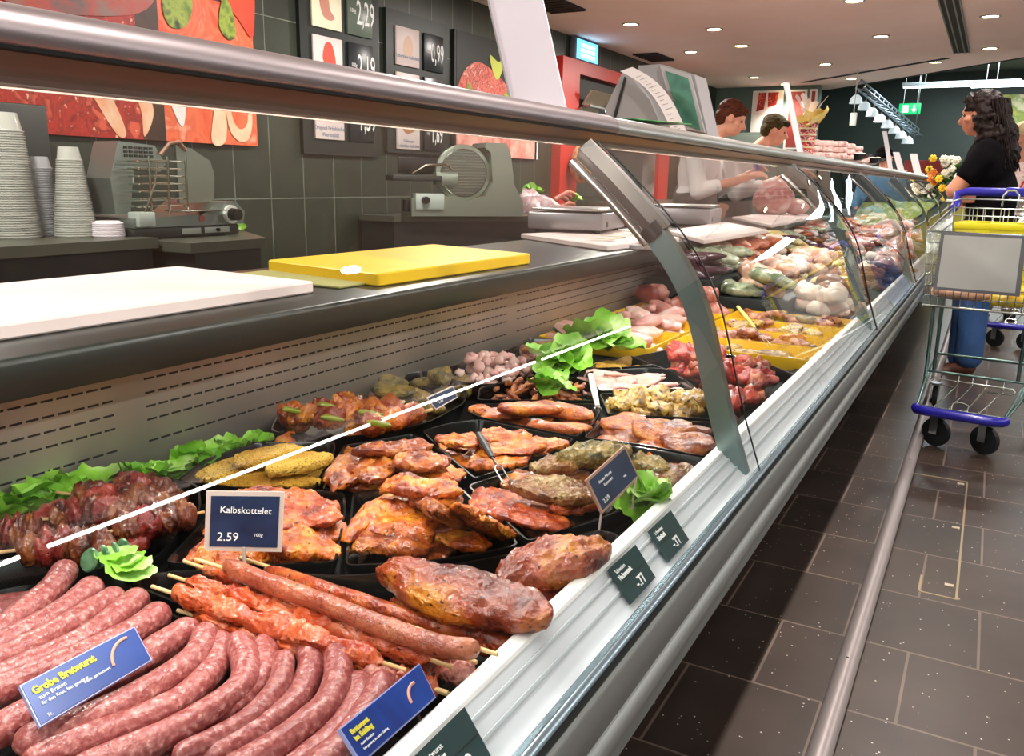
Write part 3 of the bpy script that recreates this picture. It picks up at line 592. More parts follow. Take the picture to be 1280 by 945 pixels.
# ---- T9, T10
for (a,b,W,T,z,v,lb) in [((412,604),(470,566),.075,.018,.626,0,'brown steak leaning at the left of its tray'),((450,600),(500,560),.07,.018,.632,1,'brown steak second from left'),((447,562),(540,560),.05,.016,.650,2,'curled brown steak along the back of the heap'),((490,575),(560,580),.06,.016,.645,3,'brown steak with wrinkled face in the centre'),((515,596),(585,592),.06,.014,.622,4,'paler pinkish slice at the right of the brown steaks'),((430,608),(530,606),.06,.016,.612,5,'brown steak along the near rim')]:
    hero('marinated_steak',m_brown if v!=4 else m_orange,a,b,W,T,z,lb,'meat','brown marinated steaks',v=v+40,lump=.18,wr=.16)
for (a,b,W,T,z,v,lb) in [((550,552),(610,548),.08,.012,.622,0,'thin orange slice at the left, folded'),((600,548),(660,545),.08,.012,.630,1,'thin orange slice under the fork handle'),((640,560),(708,556),.07,.012,.618,2,'thin orange slice at the right end'),((590,585),(660,570),.07,.012,.612,3,'thin orange slice along the near rim'),((610,565),(690,552),.07,.012,.626,4,'thin pinkish orange slice in the centre')]:
    hero('marinated_slice',m_orange,a,b,W,T,z,lb,'meat','thin orange slices',v=v+50,lump=.2,wr=.2)
# ---- the farther trays, filled piece by piece
K=lambda L,W,T,**k: dict(L=L,W=W,T=T,**k)
fill('T5',13,[K(.09,.06,.018,lump=.2,wr=.14)],[m_redm,m_orange],'cutlet','red marinated cutlet at the bottom of the tray with the 2.59 sign','meat',layers=2,lv=4,heap=.004,seed=21)
fill('T6',12,[K(.09,.06,.018,lump=.2,wr=.14)],[m_orange,m_brown],'neck_steak','marinated neck steak underneath the heap of the middle tray','meat',layers=2,lv=4,heap=.004,seed=22)
fill('T7',13,[K(.09,.055,.018,lump=.2,wr=.14)],[m_redm,m_brown],'herb_cutlet','reddish cutlet underneath the herb-crusted ones','meat',layers=2,lv=4,heap=.004,seed=23)
fill('T8',9,[K(.10,.055,.016,lump=.1,wr=.06)],[m_bread],'breaded_escalope','breaded escalope at the bottom of the yellow heap','meat',layers=1,heap=.0,seed=24)
fill('T9',13,[K(.09,.055,.014,lump=.2,wr=.2)],[m_brown],'marinated_steak','brown steak at the bottom of the brown heap','meat',layers=2,lv=4,heap=.004,seed=25)
fill('T10',11,[K(.09,.06,.012,lump=.2,wr=.2)],[m_orange],'marinated_slice','thin orange slice at the bottom of its tray','meat',layers=2,lv=4,heap=.004,seed=26)
fill('T16',10,[K(.10,.045,.016,lump=.14,wr=.12)],[m_orange],'marinated_fillet','orange fillet underneath the long ones','meat',layers=2,lv=4,heap=.004,seed=27)
fill('T13',60,[K(.030,.024,.020,lump=.2)],[m_pink,m_pale],'diced_meat','pale pink dice of raw meat heaped by the perforated panel','meat',layers=3,lv=2,heap=.03,tl=1)
fill('T14',14,[K(.10,.06,.016)],[m_orange,m_redm],'marinated_slice','orange-red marinated slice in the tray with the dark-handled fork','meat',layers=3)
fill('T15',70,[K(.045,.014,.012,lump=.2)],[m_gyros,m_brown],'meat_strip','brown seasoned meat strip heaped in its tray','meat',layers=3,lv=2,heap=.02,tl=.8)
for (a,b,W,T,z,v,lb) in [((602,522),(690,505),.06,.022,.612,0,'long orange fillet at the left of its tray'),((625,510),(700,512),.055,.020,.630,1,'orange fillet lying across the top'),((680,510),(742,520),.06,.022,.620,2,'orange fillet at the right corner'),((660,530),(735,538),.045,.018,.612,3,'orange fillet by the near rim')]:
    hero('marinated_fillet',m_orange,a,b,W,T,z,lb,'meat','long orange fillets',v=v+60,lump=.12,wr=.1,lv=3)
fill('T17',8,[K(.07,.05,.014)],[m_bread],'breaded_slice','pale breaded slice behind the pink poultry slices','meat',layers=2)
fill('T18',16,[K(.11,.06,.012,wr=.2)],[m_pale,m_pink,m_pink],'poultry_slice','pale pink poultry slice fanned out in its tray','meat',layers=2,rot=.3)
fill('T19',20,[K(.07,.05,.026,lump=.24,wr=.18)],[m_curry],'curried_piece','yellow-green curried meat piece','meat',layers=2,heap=.01)
fill('T20',12,[K(.10,.065,.022)],[m_orange,m_brown],'pepper_steak','orange pepper-specked steak beside the glass bracket','meat',layers=2)
fill('T21',64,[K(.065,.045,.026,lump=.2,wr=.14)],[m_red,m_redm],'marinated_chunk','glossy dark red marinated chunk in the wide tray','meat',layers=3,heap=.02,tl=.6,lv=3)
# beef skewers, left
poly,zf,c4=TR['T4']
sk=[((-20,664),(60,668)),((28,676),(160,690)),((90,630),(190,655)),((70,615),(235,640)),((45,650),(150,640)),((120,668),(255,640)),((130,608),(230,625)),((0,690),(130,676))]
lbs=['dark beef skewer at the far left edge','beef skewer with a pale stick end by the lettuce','beef skewer in the middle of the dark heap','long beef skewer topping the dark heap','dark beef skewer with a yellow pepper end','beef skewer by the right rim of its tray','beef skewer at the back under the lettuce','beef skewer along the near rim']
for i,((a,b),lb) in enumerate(zip(sk,lbs)):
    skewer('beef_skewer',lb,'dark beef skewers',[a,b],(.632+.006*(i%3),.626+.006*(i%2)),bits(4,.045,.036,.18,.86,.0),[m_beef,m_beefr,m_beef])
fill('T4',16,[K(.055,.045,.03,lump=.2)],[m_beef,m_beefr],'beef_chunk','dark glossy beef chunk heaped between the dark skewers','meat',layers=2,heap=.012)
fill('lens',14,[K(.085,.06,.026,lump=.2)],[m_herb],'herb_steak','green herbed steak in the right half of the lens-shaped tray','meat',layers=2,seed=5,bias=(.0,.09))
for i,(a,b,lb) in enumerate([((352,518),(400,520),'paprika skewer at the left tip of the lens-shaped tray'),((395,512),(452,496),'paprika skewer whose flat stick end points at the panel'),((400,528),(486,498),'paprika skewer in the middle of the lens-shaped tray'),((450,522),(505,502),'paprika skewer with the stick end farthest right'),((458,535),(540,512),'paprika skewer along the near rim of the lens-shaped tray')]):
    skewer('paprika_skewer',lb,'paprika skewers',[a,b],(.634,.640),bits(3,.05,.034,.0,.78),[m_roast,m_orange,m_roast],sr=.0035)
    p=P(*a,z=.645); q=piece('pepper_strip',M('pepper_green','#7e861c',.35,coat=.4),K(.05,.014,.01),i,p+Vector((.02,.01,.008)),1.2,(0,.3),'yellow-green pepper strip on a paprika skewer','vegetable','pepper strips')
fill('lens',9,[K(.06,.045,.03,lump=.2)],[m_roast,m_orange],'paprika_chunk','paprika-coated chunk in the left half of the lens-shaped tray','meat',layers=1,seed=8,bias=(-.0,-.10))
# yellow trays
fill('Y0',9,[K(.12,.07,.03)],[m_pale,m_pink],'chicken_breast','raw chicken breast in the nearest yellow tray by the panel','meat',layers=2,heap=.02)
fill('Y1',10,[K(.11,.065,.03)],[m_pale,m_pink],'chicken_breast','raw chicken breast in the second yellow tray by the panel','meat',layers=2,heap=.03)
fill('Y2',10,[K(.12,.06,.03)],[m_ham,m_pink],'poultry_roll','pink poultry piece in the third yellow tray by the panel','meat',layers=2,heap=.02)
fill('Y3',12,[K(.08,.05,.02)],[m_curry,m_herbm],'spiced_piece','spiced poultry piece in the yellow tray beside the red chunks','meat',layers=1)
fill('Y4',14,[K(.08,.05,.022)],[m_orange,m_gyros,m_herbm],'spiced_piece','brown spiced piece in the yellow tray with the upright fork','meat',layers=2)
fill('Y5',14,[K(.09,.05,.022)],[m_gyros,m_curry],'spiced_piece','spiced piece in the third yellow tray of the right column','meat',layers=2)
fill('Y6',16,[K(.08,.05,.024)],[m_herb,m_gyros,m_brown],'spiced_piece','spiced piece in the farthest yellow tray of the right column','meat',layers=2,heap=.01)
fill('Y7',8,[K(.12,.07,.06,lump=.1)],[m_ham,m_beefr],'roulade','netted red roulade heaped at the far left of the yellow trays','meat',layers=2,heap=.02)
# ---- lettuce
m_let=M('lettuce','#5d9a1e',.45,cols=['#8ec63f','#d0e8a0'],scale=14,bump=.4,bscale=60,lo=.35,hi=.7,sss=.05)
def leaf(mb,c,r,seed,tilt=0.3):
    n=26;k=7;vs=[];rr=random.Random(seed); az=rr.uniform(0,6.28); R_=Matrix.Rotation(az,3,'Z')@Matrix.Rotation(rr.uniform(-tilt,tilt)+.2,3,'X')
    for j in range(k+1):
        for i in range(n):
            a=2*math.pi*i/n; t=j/k; q=t*r*(1+.25*noise.noise(Vector((math.cos(a)*1.5,math.sin(a)*1.5,seed))))
            z=.35*r*t*t+r*.30*t*noise.noise(Vector((math.cos(a)*4,math.sin(a)*4,seed+t*2)))+r*.16*t*t*noise.noise(Vector((math.cos(a)*9,math.sin(a)*9,seed+t)))
            vs.append(Vector(c)+R_@Vector((q*math.cos(a),q*math.sin(a),z)))
    fs=[(j*n+i,j*n+(i+1)%n,(j+1)*n+(i+1)%n,(j+1)*n+i) for j in range(k) for i in range(n)]; mb.add(vs,fs)
def lettuce(c,r,n,label,seed=0,spread=.5):
    mb=MB(); rr=random.Random(seed)
    for i in range(n): leaf(mb,Vector(c)+Vector((rr.uniform(-r,r)*spread,rr.uniform(-r,r)*spread,rr.uniform(0,r*.4))),r*rr.uniform(.5,.9),seed*10+i,.8)
    return tag(mb.build('lettuce',m_let,org=c,smooth=180),label,'lettuce','lettuce garnishes')
for i,(px,py,r,lb) in enumerate([(14,632,.055,'lettuce at the very left against the perforated panel'),(58,618,.055,'lettuce leaves second along the perforated panel'),(100,607,.05,'pale lettuce leaves behind the dark beef skewers'),(180,590,.045,'bright lettuce behind the right end of the beef tray'),(212,580,.045,'lettuce leaves between the beef tray and the breaded tray'),(252,566,.042,'frilly lettuce behind the breaded escalopes'),(290,552,.036,'small lettuce leaf near the lens-shaped tray'),(322,541,.028,'last small lettuce leaf touching the lens-shaped tray')]):
    p=P(px,py,z=.62); lettuce((max(p.x,-1.165),p.y,.60),r,6,lb,seed=i+3)
lettuce(P(150,712,z=.625),.035,4,'pale lettuce leaf between the beef tray and the raw sausages',seed=40)
lettuce(P(806,625,z=.625),.045,8,'bright green lettuce beside the 2.29 sign at the white ledge',seed=41)
lettuce(P(700,455,z=.64),.07,8,'green lettuce tuft between the pink dice and the poultry slices',seed=42)
lettuce(P(690,482,z=.63),.05,6,'lettuce leaf hanging over the brown meat strips',seed=45)
lettuce(P(755,430,z=.655),.085,9,'frilly lettuce in front of the yellow trays',seed=43)
lettuce(P(728,436,z=.64),.05,6,'small lettuce leaf by the dark fork handle',seed=44)
# ---- forks
def fork(label,p0,z0,p1,z1,hm,hl=.6,tines=True):
    a=P(*p0,z=z0); b=P(*p1,z=z1); t=thing('meat_fork',label,'fork',(a+b)/2,0,'serving forks'); WL[t.name]=(a+b)/2
    m_=a.lerp(b,hl); mb=MB().tube([a,a.lerp(m_,.5),m_],[.006,.0075,.005],10,sq=.6); mb.build('handle',hm,t,smooth=60)
    u,w_=perp(b-a); s=u if abs(u.z)<abs(w_.z) else w_; q=m_.lerp(b,.3)
    mb=MB().tube([m_,q],.0022,8)
    for k in (-1,1): mb.tube([q,q+s*.006*k+(b-q)*.15,b+s*.006*k],.0012,6)
    mb.build('tines',steel,t); return t
fork('black-handled two-pronged fork laid over the orange slices',(598,542),.655,(634,604),.640,M('handle_black','#1b1d20',.4),.52)
fork('dark-handled fork in the orange-red slices by the yellow tray',(692,410),.70,(722,436),.64,M('handle_dark','#20342c',.4),.9)
fork('pale yellow fork standing among the chicken breasts',(757,395),.70,(788,424),.645,M('handle_yellow','#e2cf6a',.4),.6)
fork('pale yellow fork standing in the yellow tray right of the seam',(922,383),.72,(962,432),.63,M('handle_yellow','#e2cf6a',.4),.55)
fork('white-handled flat fork standing between the brown strips and the poultry slices',(738,468),.655,(748,512),.625,M('handle_white','#d8d4cc',.4),.9)
# ---- cucumber garnish
for i in range(4):
    p=P(112+i*13,700-i*4,z=.632); tag(MB().lathe([(0,-.002),(.013,-.002),(.0145,0),(.013,.002),(0,.002)],(0,0,0),20).xf(Matrix.Translation(p)@Matrix.Rotation(1.1,4,'X')).build('cucumber_slice',M('cucumber','#2f6b3c',.3,coat=.6,cols=['#7fb183'],scale=60),org=p),'shiny green cucumber slice between the beef tray and the raw sausages','vegetable','cucumber slices')
# ================================================================ price signs and labels
def Pp(px,py,pt,n):
    d=(px-CX_)*CR-(py-CY_)*CU+F_*CF; n=Vector(n); return CAM+d*((Vector(pt)-CAM).dot(n)/d.dot(n))
white_txt=M('white_print','#f4f4f2',.6); yel_txt=M('yellow_print','#d8cc3c',.6); salm=M('salmon_print','#d99a86',.6)
def card(name,label,corners,pt,n,mat,frame_m=None,fw=.004,t=.0015,cat='price sign',group=None,feet=None):
    """corners tl,tr,br,bl as seen in the photo, laid in a real plane through pt with normal n"""
    q=[Pp(*c,pt,n) for c in corners]; nn=Vector(n).normalized()
    if nn.dot(CAM-q[0])<0: nn=-nn
    c=sum(q,Vector((0,0,0)))/4; T=thing(name,label,cat,c,0,group); WL[T.name]=c
    def inset(d): 
        out=[]
        for i in range(4):
            a=(q[i-1]-q[i]).normalized(); b=(q[(i+1)%4]-q[i]).normalized(); out.append(q[i]+(a+b)*d)
        return out
    if frame_m:
        MB().add([v for v in q]+[v-nn*.004 for v in q],[(0,1,2,3),(7,6,5,4)]+[(i,(i+1)%4,4+(i+1)%4,4+i) for i in range(4)]).build('sign_frame',frame_m,T,smooth=0)
    k=inset(fw) if frame_m else q
    MB().add([v+nn*.0008 for v in k]+[v-nn*t for v in k],[(0,1,2,3),(7,6,5,4)]+[(i,(i+1)%4,4+(i+1)%4,4+i) for i in range(4)]).build('sign_card',mat,T,smooth=0)
    ux=(k[2]-k[3]); uy=(k[0]-k[3])
    def txt(body,u,v,h,mt,nm='lettering',sx=1,bold=0):
        o=k[3]+ux*u+uy*v+nn*.0014; n2=ux.cross(uy); fr=frame(o,ux if n2.dot(nn)>0 else ux,uy)
        return textmesh(nm,body,uy.length*h,mt,fr,T,.0004,sx=sx,bold=bold)
    return T,k,nn,ux,uy,txt
# 2.59 sign
v=P(305,650,z=.66)-CAM; nrm=Vector((-v.x,-v.y,.12)); pt=P(303,690,z=.640)
blu=M('slate_blue_card','#10213f',.35,cols=['#1e3458'],scale=20); clr=M('acrylic_frame','#c9b8ae',.25,coat=.5)
T,k,nn,ux,uy,txt=card('price_sign','white framed price sign reading Kalbskottelet 2.59 standing in the red cutlets',[(258,614),(356,615),(352,690),(255,688)],pt,nrm,blu,clr,.0055)
txt('Kalbskottelet',.13,.68,.185,white_txt,sx=.98); txt('2.59',.10,.12,.24,white_txt); txt('100g',.64,.22,.09,white_txt)
MB().box(-.012,.012,-.006,.006,-.012,.0).xf(frame((k[3]+k[2])/2,ux,(0,0,1))).build('sign_foot',clr,T)
a=(k[3]+k[2])/2; MB().cyl(a,a-Vector((0,0,.03)),.0022,n=8).build('sign_pin',clr,T)
# 2.29 sign
bf=M('copper_frame','#b08a78',.4); nrm=(.80,-.25,.42); pt=P(770,640,z=.640)
T,k,nn,ux,uy,txt=card('price_sign','copper framed price sign reading 2.29 tilted beside the lettuce',[(733,600),(781,557),(799,596),(753,642)],pt,nrm,blu,bf,.0035)
txt('Rinder Minute',.16,.70,.14,white_txt,sx=.9); txt('Rahmwirt',.24,.52,.14,white_txt,sx=.9); txt('2.29',.08,.12,.20,white_txt); txt('100g',.70,.28,.08,white_txt)
a=k[2]; MB().cyl(a-nn*.002,a-Vector((.004,0,.05)),.002,n=8).cyl(k[3]-nn*.002,k[3]-Vector((.004,0,.03)),.0016,n=8).build('sign_pin',clr,T)
# blue labels
bl2=M('blue_card','#04307c',.3,cols=['#083c90'],scale=12); bl3=M('blue_striped_card','#052a74',.3,cols=['#0c3c90'],scale=18,stretch=(1,3,.2)); edge=M('lilac_edge','#9fa6d8',.3)
nrm=(.62,0,.78); pt=P(110,850,z=.662)
T,k,nn,ux,uy,txt=card('blue_label','larger blue label reading Grobe Bratwurst lying on the raw sausages',[(24,857),(168,783),(190,825),(50,909)],pt,nrm,bl2,edge,.0012,cat='label')
txt('Grobe Bratwurst',.05,.66,.25,yel_txt,sx=.88,bold=.0004); txt('zum Braten',.07,.50,.14,white_txt); txt('für den Rost, fein gewürzt',.07,.36,.12,white_txt,sx=.9); txt('St.',.07,.06,.12,white_txt); txt('frisch geräuchert',.42,.30,.10,white_txt)
def arc(T,k,ux,uy,nn,cu,cv,r,a0,a1):
    pts=[k[3]+ux*cu+uy*cv+nn*.0012+(ux.normalized()*math.cos(math.radians(a0+(a1-a0)*i/14))+uy.normalized()*math.sin(math.radians(a0+(a1-a0)*i/14)))*r for i in range(15)]
    MB().tube(pts,.0014,6).build('sausage_emblem',salm,T)
arc(T,k,ux,uy,nn,.87,.30,uy.length*.50,78,178)
pt=P(490,885,z=.655)
T,k,nn,ux,uy,txt=card('blue_label','smaller blue striped label reading Bratwurst im Saitling by the white ledge',[(424,911),(524,829),(545,872),(452,955)],pt,nrm,bl3,edge,.0012,cat='label')
txt('Bratwurst',.05,.70,.20,yel_txt,sx=.9,bold=.0003); txt('im Saitling',.05,.50,.20,yel_txt,sx=.9,bold=.0003); txt('zum Braten',.07,.32,.12,white_txt); txt('fein gewürzt, im zarten Saitling',.07,.18,.10,white_txt,sx=.85)
arc(T,k,ux,uy,nn,.86,.30,uy.length*.42,78,180)
# dark price tags on the price rail
gt=M('slate_tag','#1d3a3c',.35); n_=(.618,0,.786); pt=Vector((-.3300,0,.6265))
for lb,cs,w1,w2,pr_ in [('slate price tag nearest the camera, reading Bratwurst',[(516,947),(580,884),(613,945),(548,1012)],'Bratwurst','im Saitling','1.19'),
   ('middle slate price tag, under the big roasted-looking cuts',[(761,711),(794,681),(819,722),(789,755)],'Schweine','Nackensteak','-.77'),
   ('farthest of the slate price tags clipped side by side on the white rail',[(811,663),(838,638),(861,675),(836,702)],'Schweine','Schnitzel','-.77')]:
    T,k,nn,ux,uy,txt=card('rail_price_tag',lb,cs,pt+Vector((.0028,0,.0036)),n_,gt,None,0,.003,cat='price tag')
    txt(w1,.08,.76,.15,white_txt); txt(w2,.08,.58,.17,white_txt,sx=.85,bold=.0003); txt(pr_,.42,.12,.34,white_txt,bold=.0004)
    a=k[3]+uy*.47; MB().add([a+nn*.001,a+ux+nn*.001,a+ux+uy*.02+nn*.001,a+uy*.02+nn*.001],[(0,1,2,3)]).build('tag_joint',black,T,smooth=0)
# small signs farther back
nrm2=(.85,-.2,.4)
for lb,cs,z in [('small dark blue sign leaning on the herb steaks',[(533,497),(566,482),(572,497),(545,512)],.655),('dark blue framed sign behind the glass bracket',[(889,505),(900,490),(912,520),(898,540)],.66)]:
    T,k,nn,ux,uy,txt=card('price_sign',lb,cs,P(*cs[3],z=z),nrm2,blu,bf if 'bracket' in lb else clr,.002); txt('1.49',.2,.2,.3,white_txt)
# printed warning triangle on the end of the price rail is too small to show; screw only
MB().ell(P(938,590,x=-.306),(.003,.003,.003)).build('rail_end_screw',M('screw_dark','#4b4642'),case)
# ================================================================ on the work ledge
def ledge_board(label,cs,z0,t,mat,name='cutting_board'):
    q=[P(*c,z=z0+t) for c in cs]; poly=[Vector((p.x,p.y)) for p in q]; poly=rounded(poly,.015,3); c=sum(poly,Vector((0,0)))/len(poly)
    bm=MB().ext([tuple(p) for p in offs(poly,.002)],z0,z0+.002); n=len(poly)
    rings=[(offs(poly,.003),z0),(poly,z0+.003),(poly,z0+t-.003),(offs(poly,.003),z0+t)]; vs=[];fs=[]
    for rg,zz in rings: vs+=[(p.x,p.y,zz) for p in rg]
    for k in range(3): fs+=[(k*n+i,k*n+(i+1)%n,(k+1)*n+(i+1)%n,(k+1)*n+i) for i in range(n)]
    fs+=[tuple(range(n))[::-1],tuple(range(3*n,4*n))]
    return tag(MB().add(vs,fs).build(name,mat,org=(c.x,c.y,z0),smooth=40),label,'cutting board')
wb=M('white_board','#d8c6c2',.5,cols=['#decdc9'],scale=6)
a=P(393,352,z=.86); far=P(222,331,z=.86)
q=[Vector((-1.236,-.9)),Vector((-1.236,1.375)),Vector((-1.70,1.41)),Vector((-1.70,-.9))]
n_=rounded(q,.015,3); mb=MB(); n=len(n_); rings=[(offs(n_,.003),.8365),(n_,.8395),(n_,.857),(offs(n_,.003),.860)]; vs=[];fs=[]
for rg,zz in rings: vs+=[(p.x,p.y,zz) for p in rg]
for k in range(3): fs+=[(k*n+i,k*n+(i+1)%n,(k+1)*n+(i+1)%n,(k+1)*n+i) for i in range(n)]
fs+=[tuple(range(n))[::-1],tuple(range(3*n,4*n))]
tag(mb.add(vs,fs).build('cutting_board',wb,org=(-1.45,.25,.8365)),'big white plastic cutting board at the near left of the dark work ledge','cutting board')
ledge_board('bright yellow plastic cutting board on the dark work ledge',[(333,325),(473,342),(664,317),(541,305)],.8365,.030,M('yellow_board','#dcb410',.45,cols=['#d6aa0c'],scale=5))
tag(MB().bbox(-1.60,-1.235,1.45,2.2,.8365,.842,.002).build('board_underlay',M('straw_mat','#8d8a52',.6),org=(-1.42,1.8,.8365)),'thin olive mat under the yellow cutting board','mat')
ledge_board('white cutting board under the silver scale',[(650,292),(760,307),(850,297),(800,285)],.8365,.020,wb)
ledge_board('white cutting board on the ledge behind the bracket, with torn paper',[(836,288),(880,300),(960,287),(905,277)],.8365,.018,wb)
ledge_board('white cutting board under the meat bag',[(915,271),(965,281),(1020,270),(980,264)],.8365,.018,wb)
for i in range(5):
    p=P(752+i*14,299-i*3,z=.862); tag(MB().slab((-.05,-.012,.004),(.05,-.016,.001),(.05,.016,.003),(-.05,.012,.006),.002).xf(Matrix.Translation(p)@Matrix.Rotation(.5+.1*i,4,'Z')).build('greaseproof_strip',M('paper_strip','#b9b59a',.5),org=p),'strip of greaseproof paper lying on the white board by the scale','paper strip','paper strips by the scale')  # thin slabs are strips of paper lying on the board
# silver flat scale
def scale_box(label,loc,rz,w,d,h,scr=True):
    t=thing('scale',label,'scale',loc,rz)
    MB().bbox(-w/2,w/2,-d/2,d/2,.012,h,.008).build('housing',M('scale_steel','#a39fa2',.35,.6),t,org=(0,0,0))
    MB().bbox(-w/2+.012,w/2-.012,-d/2+.012,d/2-.012,h+.008,h+.018,.004).build('weighing_plate',M('plate_steel','#b9b6b4',.28,.8),t,org=(0,0,0))
    mb=MB()
    for sx in (-1,1):
        for sy in (-1,1): mb.cyl((sx*w*.4,sy*d*.4,0),(sx*w*.4,sy*d*.4,.014),.014,n=10)
    mb.build('foot',black,t,org=(0,0,0))
    if scr: MB().box(w/2-.0005,w/2+.0015,-d*.36,-d*.28,h*.3,h*.55).build('socket',black,t,org=(0,0,0))
    return t
scale_box('low silver counter scale on the white board beside the bracket',(P(722,287,z=.86).x,P(722,287,z=.86).y,.8570),.15,.34,.42,.085)
# far till scales seen through the second pane
scale_box('low silver scale in front of the bent shop assistant',(-1.55,4.9,.8365),.1,.34,.36,.10)
# ================================================================ back counters
ctop=M('counter_top_dark','#4c4d42',.35,.3,cols=['#55564a'],scale=4); cfr=M('counter_front','#171a18',.5)
def counter(label,poly,z,dr=0):
    c=sum((Vector(p) for p in poly),Vector((0,0)))/len(poly); t=thing('back_counter',label,'counter',(c.x,c.y,0)); WL[t.name]=Vector((c.x,c.y,0))
    pl=[Vector(p) for p in poly]; MB().ext([tuple(p) for p in pl],z-.04,z).build('worktop',ctop,t)
    MB().ext([tuple(p) for p in offs(pl,.03)],.10,z-.041).build('carcass',cfr,t); MB().ext([tuple(p) for p in offs(pl,.08)],0,.10).build('plinth',blackm,t); return t
counter('raised dark back counter section holding the plastic cup stacks',[(-3.97,-.8),(-2.89,-.8),(-2.89,2.31),(-3.97,2.31)],.825)
counter('dark back counter section under the left meat slicer',[(-3.97,2.33),(-2.73,2.33),(-2.73,2.74),(-3.2,3.05),(-3.97,3.05)],.81)
counter('dark back counter under the right meat slicer',[(-3.97,4.9),(-3.66,4.9),(-2.99,5.83),(-2.99,8.0),(-3.97,8.0)],.81)
counter('dark back counter along the wall at the far end',[(-3.88,8.7),(-3.2,8.7),(-3.2,12.5),(-3.88,12.5)],.85)
# ---- stacks of cups and tubs
cup=M('cup_clear','#c9c9c0',.3,alpha=.72,coat=.3); cup2=M('cup_frost','#b9b9bc',.35,alpha=.65)
def stack(label,px,py,top,x,r0,r1,n,mat,z0=.825,name='cup_stack'):
    b=P(px,py,x=x); tz=P(px,top,x=x).z; h=(tz-z0); t=thing(name,label,'cup stack',(b.x,b.y,z0)); o=Vector((b.x,b.y,z0)); WL[t.name]=o
    lip=MB(); 
    for i in range(n):
        z=h*(i+.5)/n*.86; k=1-.0*i/n; rr=r1+(r0-r1)*(i/n); lip.lathe([(rr,z),(rr*1.035,z+.002),(rr*1.035,z+.005),(rr*.985,z+.006)],o,20)
    lip.build('cup_rims',mat,t)
    MB().lathe([(r1*.97,0),(r0*.97,h*.86),(r0*.80,h),(0,h)],o,24).build('cup_walls',mat,t); return t
stack('tallest stack of big translucent tubs at the left edge',18,318,142,-3.25,.075,.10,44,cup)
stack('stack of translucent tubs farthest left, cut by the frame',-48,318,150,-3.3,.075,.10,40,cup)
stack('stack of clear cups with a dark one on top, second from left',54,314,196,-3.3,.062,.066,30,cup2)
stack('tapering stack of tall clear cups beside the slicer',97,308,184,-3.15,.045,.078,34,cup)
stack('short stack of white square dishes in front of the slicer',137,304,276,-3.05,.055,.060,7,M('dish_white','#e6dde2',.4),name='dish_stack')
# dark box and dispenser behind
bx=thing('dispenser_box','dark grey wall dispenser box behind the cup stacks','dispenser',(-3.86,2.0,1.0)); WL[bx.name]=Vector((-3.86,2.0,1.0))
MB().bbox(-3.97,-3.75,1.35,2.46,.83,1.36,.01).build('box_body',M('dispenser_dark','#232724',.5),bx); MB().box(-3.75,-3.742,2.0,2.12,.95,1.03).build('slot',black,bx); MB().box(-3.749,-3.744,2.0,2.3,1.24,1.243).build('seam',steel,bx)
sk_=thing('switch_box','small pale switch box on the tiles behind the left slicer','switch',(-3.99,2.95,1.05)); WL[sk_.name]=Vector((-3.99,2.95,1.05)); MB().bbox(-4.0,-3.93,2.86,3.02,1.02,1.14,.006).build('cover',M('switch_white','#b8c4b8',.4),sk_); MB().box(-3.931,-3.925,2.9,2.98,1.06,1.10).build('rocker',M('switch_rocker','#9aa69a',.4),sk_)
